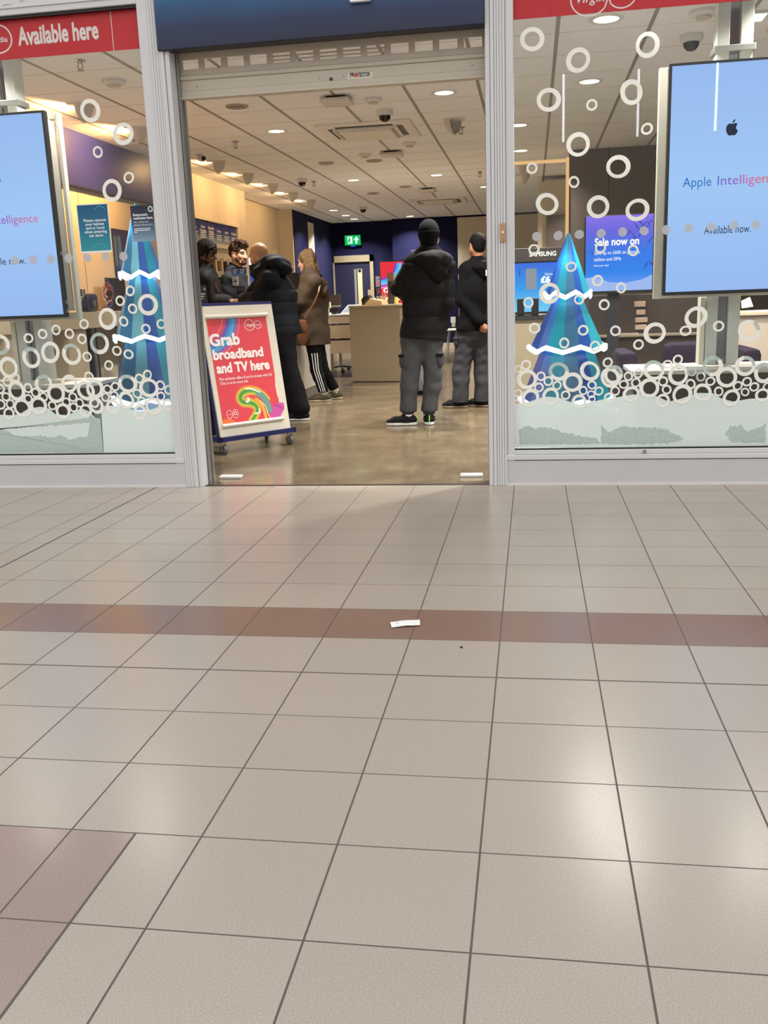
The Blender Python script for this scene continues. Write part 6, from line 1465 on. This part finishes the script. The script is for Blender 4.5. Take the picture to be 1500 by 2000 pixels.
for px, py, dx in ((787, 704, -.005), (860, 702, .02)):
    q = JP(px, py, y0 + .0); v = Vol(q - .14, q + .14, .006); v.ell(q, (.035, .065, .075), None, .01); v.ripple(.002, 40, 3); po_ = v.mesh('cargo_pocket', CL_GREY, tr); mb = MB(); mb.box(q[0] - .034, q[0] + .034, q[1] - .078, q[1] - .02, q[2] + .035, q[2] + .055, .008); mb.build('pocket_flap', CL_TROU, po_)
for q in 'LR':
    a = p.J['an' + q]; v = Vol(a - .12, a + .12, .006); v.cone(a + A_([0, 0, .04]), a + A_([0, 0, .0]), .062, .054, .01); v.cut(a + A_([0, 0, -.012]), (0, 0, -1)); v.mesh('trouser_cuff', CL_GREY, tr); v = Vol(a - .12, a + .12, .005); v.cone(a + A_([0, 0, .05]), a - A_([0, 0, .02]), .045, .049, .01); v.mesh('sock', PAPER, p.t); p.shoe(q, SHOE_B, WHITE_R, .032, NEON)

# --- man in the black hoodie, hands behind his back, half hidden by the post
y0 = 4.0; p = Figure('person with cropped black hair in black hoodie, hands behind back beside right post', (-.53, y0), (-.45, 1), 1.72)
p.set(head=JP(932, 480, y0), neck=JP(936, 510, y0), chest=JP(936, 570, y0), waist=JP(932, 612, y0), pelvis=JP(929, 645, y0), shL=JP(912, 528, y0 - .02), shR=JP(964, 526, y0 + .06),
      elL=JP(905, 588, y0 - .08), wrL=JP(938, 626, y0 - .16), elR=JP(972, 588, y0 + .0), wrR=JP(955, 628, y0 - .14), hipL=JP(914, 654, y0), hipR=JP(945, 654, y0 + .02), knL=JP(900, 725, y0), knR=JP(943, 724, y0 + .04), anL=JP(900, 783, y0), anR=JP(942, 783, y0 + .05))
p.toe = dict(L=unit([-1, .12, 0]), R=unit([-.75, .45, 0])); p.frame_head([-.5, 1, -.06])
p.hand = dict(L=(unit([.55, -.15, -.55]), [-.2, 1, 0], .75), R=(unit([-.45, -.1, -.6]), [.2, 1, .1], .75, -1.0)); p.body(SKIN_M); p.eyes(); p.hair(HAIR_B, 'crop')
v = p.vol(zlo=.75, zhi=1.55); p.torso(v, .030, .64, JP(929, 646, y0), .172, .74, .055); p.arms(v, .026, .98, .004); v.quilt(.5, .0, 0); v.ripple(.0035, 24, 21); v.cut(JP(929, 645, y0), (0, 0, -1)); hd_ = v.mesh('hooded_sweatshirt', CL_HOOD, p.t)
q = JP(945, 520, y0 - .07); v = Vol(q - .26, q + .26, .007); v.ell(q + A_([0, 0, .005]), (.115, .085, .062), None, .02); v.ell(q + A_([.03, -.03, -.06]), (.085, .05, .07), None, .04); v.ell(A_(JP(935, 505, y0)), (.07, .08, .08), None, .01, True); v.ripple(.004, 36, 5); v.mesh('hood', CL_HOOD, hd_)
v = p.vol(.2, .05, .98); p.legs(v, .028, .98, .024); v.ripple(.0035, 24, 17); tr = v.mesh('cargo_trousers', CL_GREY2, p.t)
q = JP(892, 668, y0 - .02); v = Vol(q - .14, q + .14, .006); v.ell(q, (.030, .062, .068), None, .01); po_ = v.mesh('cargo_pocket', CL_GREY2, tr); mb = MB(); mb.box(q[0] - .03, q[0] + .03, q[1] - .07, q[1] - .02, q[2] + .03, q[2] + .048, .008); mb.build('pocket_flap', CL_GREY, po_)
for q in 'LR': p.shoe(q, SHOE_B, mat('tan gum sole', '8a7760', .6), .024)
q = JP(951, 533, y0 - .17); mb = MB(); mb.box(q[0] - .012, q[0] + .012, q[1] - .004, q[1], q[2] - .028, q[2] + .028); mb.build('white_tag', PAPER, hd_)

# --- bald man leaning on the counter
y0 = 3.35; p = Figure('bald person in dark navy puffer jacket leaning on the service counter behind the poster board', (-2.16, 3.3), (-.85, .5), 1.74)
p.set(head=JP(506, 500, 3.52), neck=JP(527, 528, 3.42), chest=JP(541, 578, 3.40), waist=JP(546, 618, 3.36), pelvis=JP(552, 650, 3.33), shL=JP(528, 546, 3.24), shR=JP(522, 538, 3.58), elL=JP(503, 583, 3.26), wrL=JP(478, 586, 3.48), elR=JP(492, 582, 3.75), wrR=JP(474, 588, 3.66),
      hipL=JP(551, 660, 3.26), hipR=JP(547, 658, 3.42), knL=JP(567, 735, 3.22), knR=JP(552, 735, 3.46), anL=JP(588, 801, 3.20), anR=JP(570, 792, 3.50))
p.toe = dict(L=unit([-.9, .05, 0]), R=unit([-.9, .3, 0])); p.frame_head([-.9, .42, -.30]); p.hand = dict(L=(unit([-1, .3, -.02]), [0, 0, -1], .3), R=(unit([-1, .1, -.02]), [0, 0, -1], .3, -1.0)); p.body(SKIN_B); p.eyes()
v = p.vol(zlo=.72, zhi=1.62); p.torso(v, .044, .72, JP(552, 657, 3.33), .175, .84, .06); p.arms(v, .046, .92, .004); v.quilt(.115, .011, .78); v.ripple(.0035, 22, 31); v.cut(JP(562, 655, 3.33), (.1, 0, -1)); jk = v.mesh('puffer_jacket', CL_NAVY, p.t)
q = JP(540, 516, 3.36); v = Vol(q - .34, q + .34, .0075); v.ell(q + A_([0, 0, .0]), (.155, .13, .085), [unit([1, 0, -.45]), [0, 1, 0], unit([.45, 0, 1])], .03); v.cone(JP(505, 530, 3.50), JP(535, 528, 3.40), .085, .10, .05); v.ell(JP(514, 533, 3.42), (.11, .12, .06), [unit([1, 0, -.3]), [0, 1, 0], unit([.3, 0, 1])], .05); v.ell(JP(505, 500, 3.52), (.088, .105, .105), None, .02, True); v.ripple(.005, 28, 8); v.mesh('jacket_hood', CL_NAVY, jk)
v = p.vol(.22, .03, 1.0); p.legs(v, .036, .93, .020); v.ripple(.003, 22, 15); v.cut((0, 0, .065), (0, 0, -1)); v.mesh('trousers', CL_TROU, p.t)
for q in 'LR': p.shoe(q, SHOE_B, WHITE_R, .020)

# --- woman in the brown parka leaning on the counter
y0 = 4.95; p = Figure('person with dark blonde hair in brown parka and black striped leggings leaning on the counter', (-2.25, y0), (-.93, .36), 1.66)
p.set(head=JP(598, 511, 5.02), neck=JP(606, 538, 4.98), chest=JP(611, 580, 4.95), waist=JP(612, 618, 4.94), pelvis=JP(613, 650, 4.94), shL=JP(613, 551, 4.80), shR=JP(602, 548, 5.13), elL=JP(592, 588, 4.80), wrL=JP(577, 576, 4.98), elR=JP(585, 588, 5.22), wrR=JP(574, 580, 5.15),
      hipL=JP(612, 662, 4.87), hipR=JP(616, 662, 5.02), knL=JP(618, 722, 4.84), knR=JP(631, 722, 5.02), anL=JP(634, 772, 4.86), anR=JP(656, 764, 5.08))
p.toe = dict(L=unit([-.95, -.2, 0]), R=unit([-.9, -.3, 0])); p.frame_head([-.95, .25, -.18]); p.hand = dict(L=(unit([-.8, .2, .5]), [0, .7, -.5], .7), R=(unit([-1, 0, .1]), [0, 0, -1], .4, -1.0)); p.body(SKIN_L); p.eyes(); p.hair(HAIR_DB, 'bob', 6)
v = p.vol(zlo=.62, zhi=1.55); p.torso(v, .040, .78, JP(614, 672, 4.95), .205, .88, .06); p.arms(v, .040, .96, .004); v.ripple(.0038, 20, 41); v.cut(JP(614, 673, 4.95), (0, 0, -1)); jk = v.mesh('parka', CL_OLIVE, p.t)
q = JP(624, 553, 4.90); v = Vol(q - .26, q + .26, .007); v.ell(q, (.075, .13, .055), None, .02); v.ell(q + A_([.045, 0, -.08]), (.06, .10, .09), None, .04); v.ripple(.005, 36, 2); v.mesh('parka_hood', CL_OLIVE, jk)
q = JP(612, 541, 4.96); v = Vol(q - .2, q + .2, .006); v.cone(q + A_([-.05, 0, -.005]), q + A_([.055, -.0, .01]), .045, .05, .02, ([0, 0, 1], .5)); v.mesh('scarf_collar', CL_BLACK, jk)
v = p.vol(.2, .10, .95); p.legs(v, .012, .80, .012); v.ripple(.002, 30, 3); lg = v.mesh('leggings', CL_TROU, p.t)
J = p.J
for i in range(3):
    mb = MB(); pts = []
    off = (i - 1) * .022
    for t_, a, b in ((.45, 'hipL', 'knL'), (.7, 'hipL', 'knL'), (.95, 'hipL', 'knL'), (.12, 'knL', 'anL'), (.35, 'knL', 'anL'), (.55, 'knL', 'anL'), (.84, 'knL', 'anL')):
        c = J[a] + (J[b] - J[a]) * t_; r_ = (.086 + (.058 - .086) * t_ if a == 'hipL' else (.058 if t_ < .35 else .058 + (.050 - .058) * (t_ - .35) / .65)) * p.k + .016; d_ = unit([off * 1.0 + .012, -.055, 0]); pts.append(Vector(c + d_ * r_))
    mb.tube(pts, .0048, 6); mb.build('white_stripe', PAPER, lg)
for q in 'LR':
    a = J['an' + q]; kx = unit(J['kn' + q] - a); v = Vol(a - .16, a + .16, .005); v.cone(a + kx * .12, a - A_([0, 0, .02]), .050, .048, .01); v.ripple(.0015, 90, 4); v.mesh('sock', SOCK, p.t); p.shoe(q, cloth('khaki shoe mesh', '4a4433', .8, 150), mat('pale tan sole', 'b7a68c', .6), .026)
bg = JP(589, 645, 4.66); sb = thing('shoulder_bag', 'tan brown shoulder bag hanging at the side of the brown parka', 'bag', tuple(bg)); v = Vol(bg - .25, bg + .25, .006)
v.ell(bg + A_([0, 0, -.02]), (.075, .045, .15), None, .02); v.cut(bg + A_([0, 0, .115]), (0, 0, 1)); bb_ = v.mesh('bag_body', BROWN_L, sb); mb = MB(); mb.box(bg[0] - .07, bg[0] + .07, bg[1] - .05, bg[1] - .036, bg[2] - .02, bg[2] + .112, .01); mb.build('flap', BROWN_L, sb, True)
mb = MB(); st = [JP(596, 619, 4.66), JP(605, 604, 4.67), JP(615, 588, 4.68), JP(622, 570, 4.70), JP(625, 556, 4.76), JP(622, 545, 4.86)]; mb.ribbon([Vector(a) for a in st], (0.1, -1, .1), .016); mb.build('strap', BROWN_L, sb); mb = MB(); mb.cyl(Vector(st[0]) - Vector((0, .006, 0)), Vector(st[0]) + Vector((0, .006, 0)), .010, .010, 12); mb.build('strap_ring', CHROME, sb)

# --- bearded man behind the counter
y0 = 4.5; p = Figure('person with brown hair and beard in dark grey jumper standing behind the service counter', (-3.10, y0), (.85, -.3), 1.79)
p.set(head=JP(466, 495, y0 - .02), neck=JP(459, 527, y0), chest=JP(458, 570, y0), waist=JP(458, 612, y0), pelvis=JP(459, 640, y0), shR=JP(447, 547, y0 - .17), shL=JP(470, 544, y0 + .17), elR=JP(437, 585, y0 - .2), wrR=JP(459, 600, y0 - .22), elL=JP(476, 588, y0 + .22), wrL=JP(488, 598, y0 + .10))
p.frame_head([.86, -.42, -.16]); p.hand = dict(R=(unit([1, .1, .1]), [0, 0, -1], .4, -1.0), L=(unit([1, 0, .1]), [0, 0, -1], .4)); p.body(SKIN_L); p.eyes(); p.brows(HAIR_BR); p.hair(HAIR_BR, 'short', 3); p.beard(cloth('short brown beard', '4a3324', .6, 220, .4, .5))
v = p.vol(zlo=.80, zhi=1.62); p.torso(v, .022, .66, JP(459, 642, y0), .185, .74, .055); p.arms(v, .022, .97, .003); v.ripple(.0035, 26, 51); jm = v.mesh('jumper', CL_JUMP, p.t)
q = p.J['neck'] + A_([.02, -.01, .012]); v = Vol(q - .15, q + .15, .005); v.cone(q + A_([0, 0, -.03]), q + A_([.004, 0, .010]), .079, .068, .01); v.cut(q + A_([0, 0, .006]), (0, 0, 1)); v.mesh('shirt_collar', PAPER, jm)
v = p.vol(.2, .03, 1.0); p.legs(v, .022, .98, .02); v.mesh('trousers', CL_TROU, p.t)
for q in 'LR': p.shoe(q, SHOE_B, BLACK, .02)

# --- young man with short locs behind the counter
y0 = 3.85; p = Figure('person with short black locs in black jacket behind the counter beside the left entrance post', (-3.19, y0), (.92, -.25), 1.75)
p.set(head=JP(404, 494, y0), neck=JP(398, 524, y0), chest=JP(398, 562, y0), waist=JP(394, 605, y0), pelvis=JP(392, 645, y0), shR=JP(396, 547, y0 - .17), shL=JP(410, 544, y0 + .17), elR=JP(408, 588, y0 - .16), wrR=JP(441, 588, y0 - .03), elL=JP(424, 586, y0 + .2), wrL=JP(444, 587, y0 + .10))
p.frame_head([.93, -.18, -.28]); p.hand = dict(R=(unit([1, .35, .0]), [0, 0, -1], .45, -1.0), L=(unit([1, -.25, .0]), [0, 0, -1], .45)); p.body(SKIN_D); p.eyes(); p.brows(HAIR_B); p.hair(HAIR_B, 'locs', 8)
v = p.vol(zlo=.75, zhi=1.60); p.torso(v, .034, .68, JP(392, 648, y0), .195, .76, .075); p.arms(v, .028, .94, .002); v.ripple(.0045, 24, 61); jk = v.mesh('jacket', CL_BLACK, p.t)
mb = MB(); mb.tube([Vector(JP(420, 552, y0 - .20)), Vector(JP(424, 563, y0 - .2)), Vector(JP(428, 572, y0 - .17))], .007); mb.build('red_lanyard', mat('dull red cord', '8a4038', .6), jk, True)
v = p.vol(.2, .03, 1.0); p.legs(v, .022, .98, .02); v.mesh('trousers', CL_TROU, p.t)
for q in 'LR': p.shoe(q, SHOE_B, BLACK, .02)

# --- someone hidden behind the man in the beanie
y0 = 5.45; bs = on_z(816, 765, 0); p = Figure('person almost hidden behind the beanie man, only grey trousers and dark shoe showing', (bs.x + .17, y0), (-.3, 1), 1.50)
p.toe = dict(L=unit([-.8, -.3, 0]), R=unit([-.1, 1, 0])); p.frame_head([-.2, 1, 0]); p.body(SKIN_L); p.eyes(); p.hair(HAIR_BR, 'crop')
v = p.vol(.26, .60, 1.35); p.torso(v, .03, .68, p.J['pelvis'] - A_([0, 0, .1]), .17, .75); p.arms(v, .028, .97); v.ripple(.004, 24, 71); v.mesh('jacket', CL_BLACK, p.t)
v = p.vol(.2, .04, .9); p.legs(v, .024, 1.0, .02); v.ripple(.004, 28, 72); v.mesh('trousers', cloth('washed grey denim', '6d6f72', .85, 90), p.t)
for q in 'LR': p.shoe(q, SHOE_B, BLACK, .02)
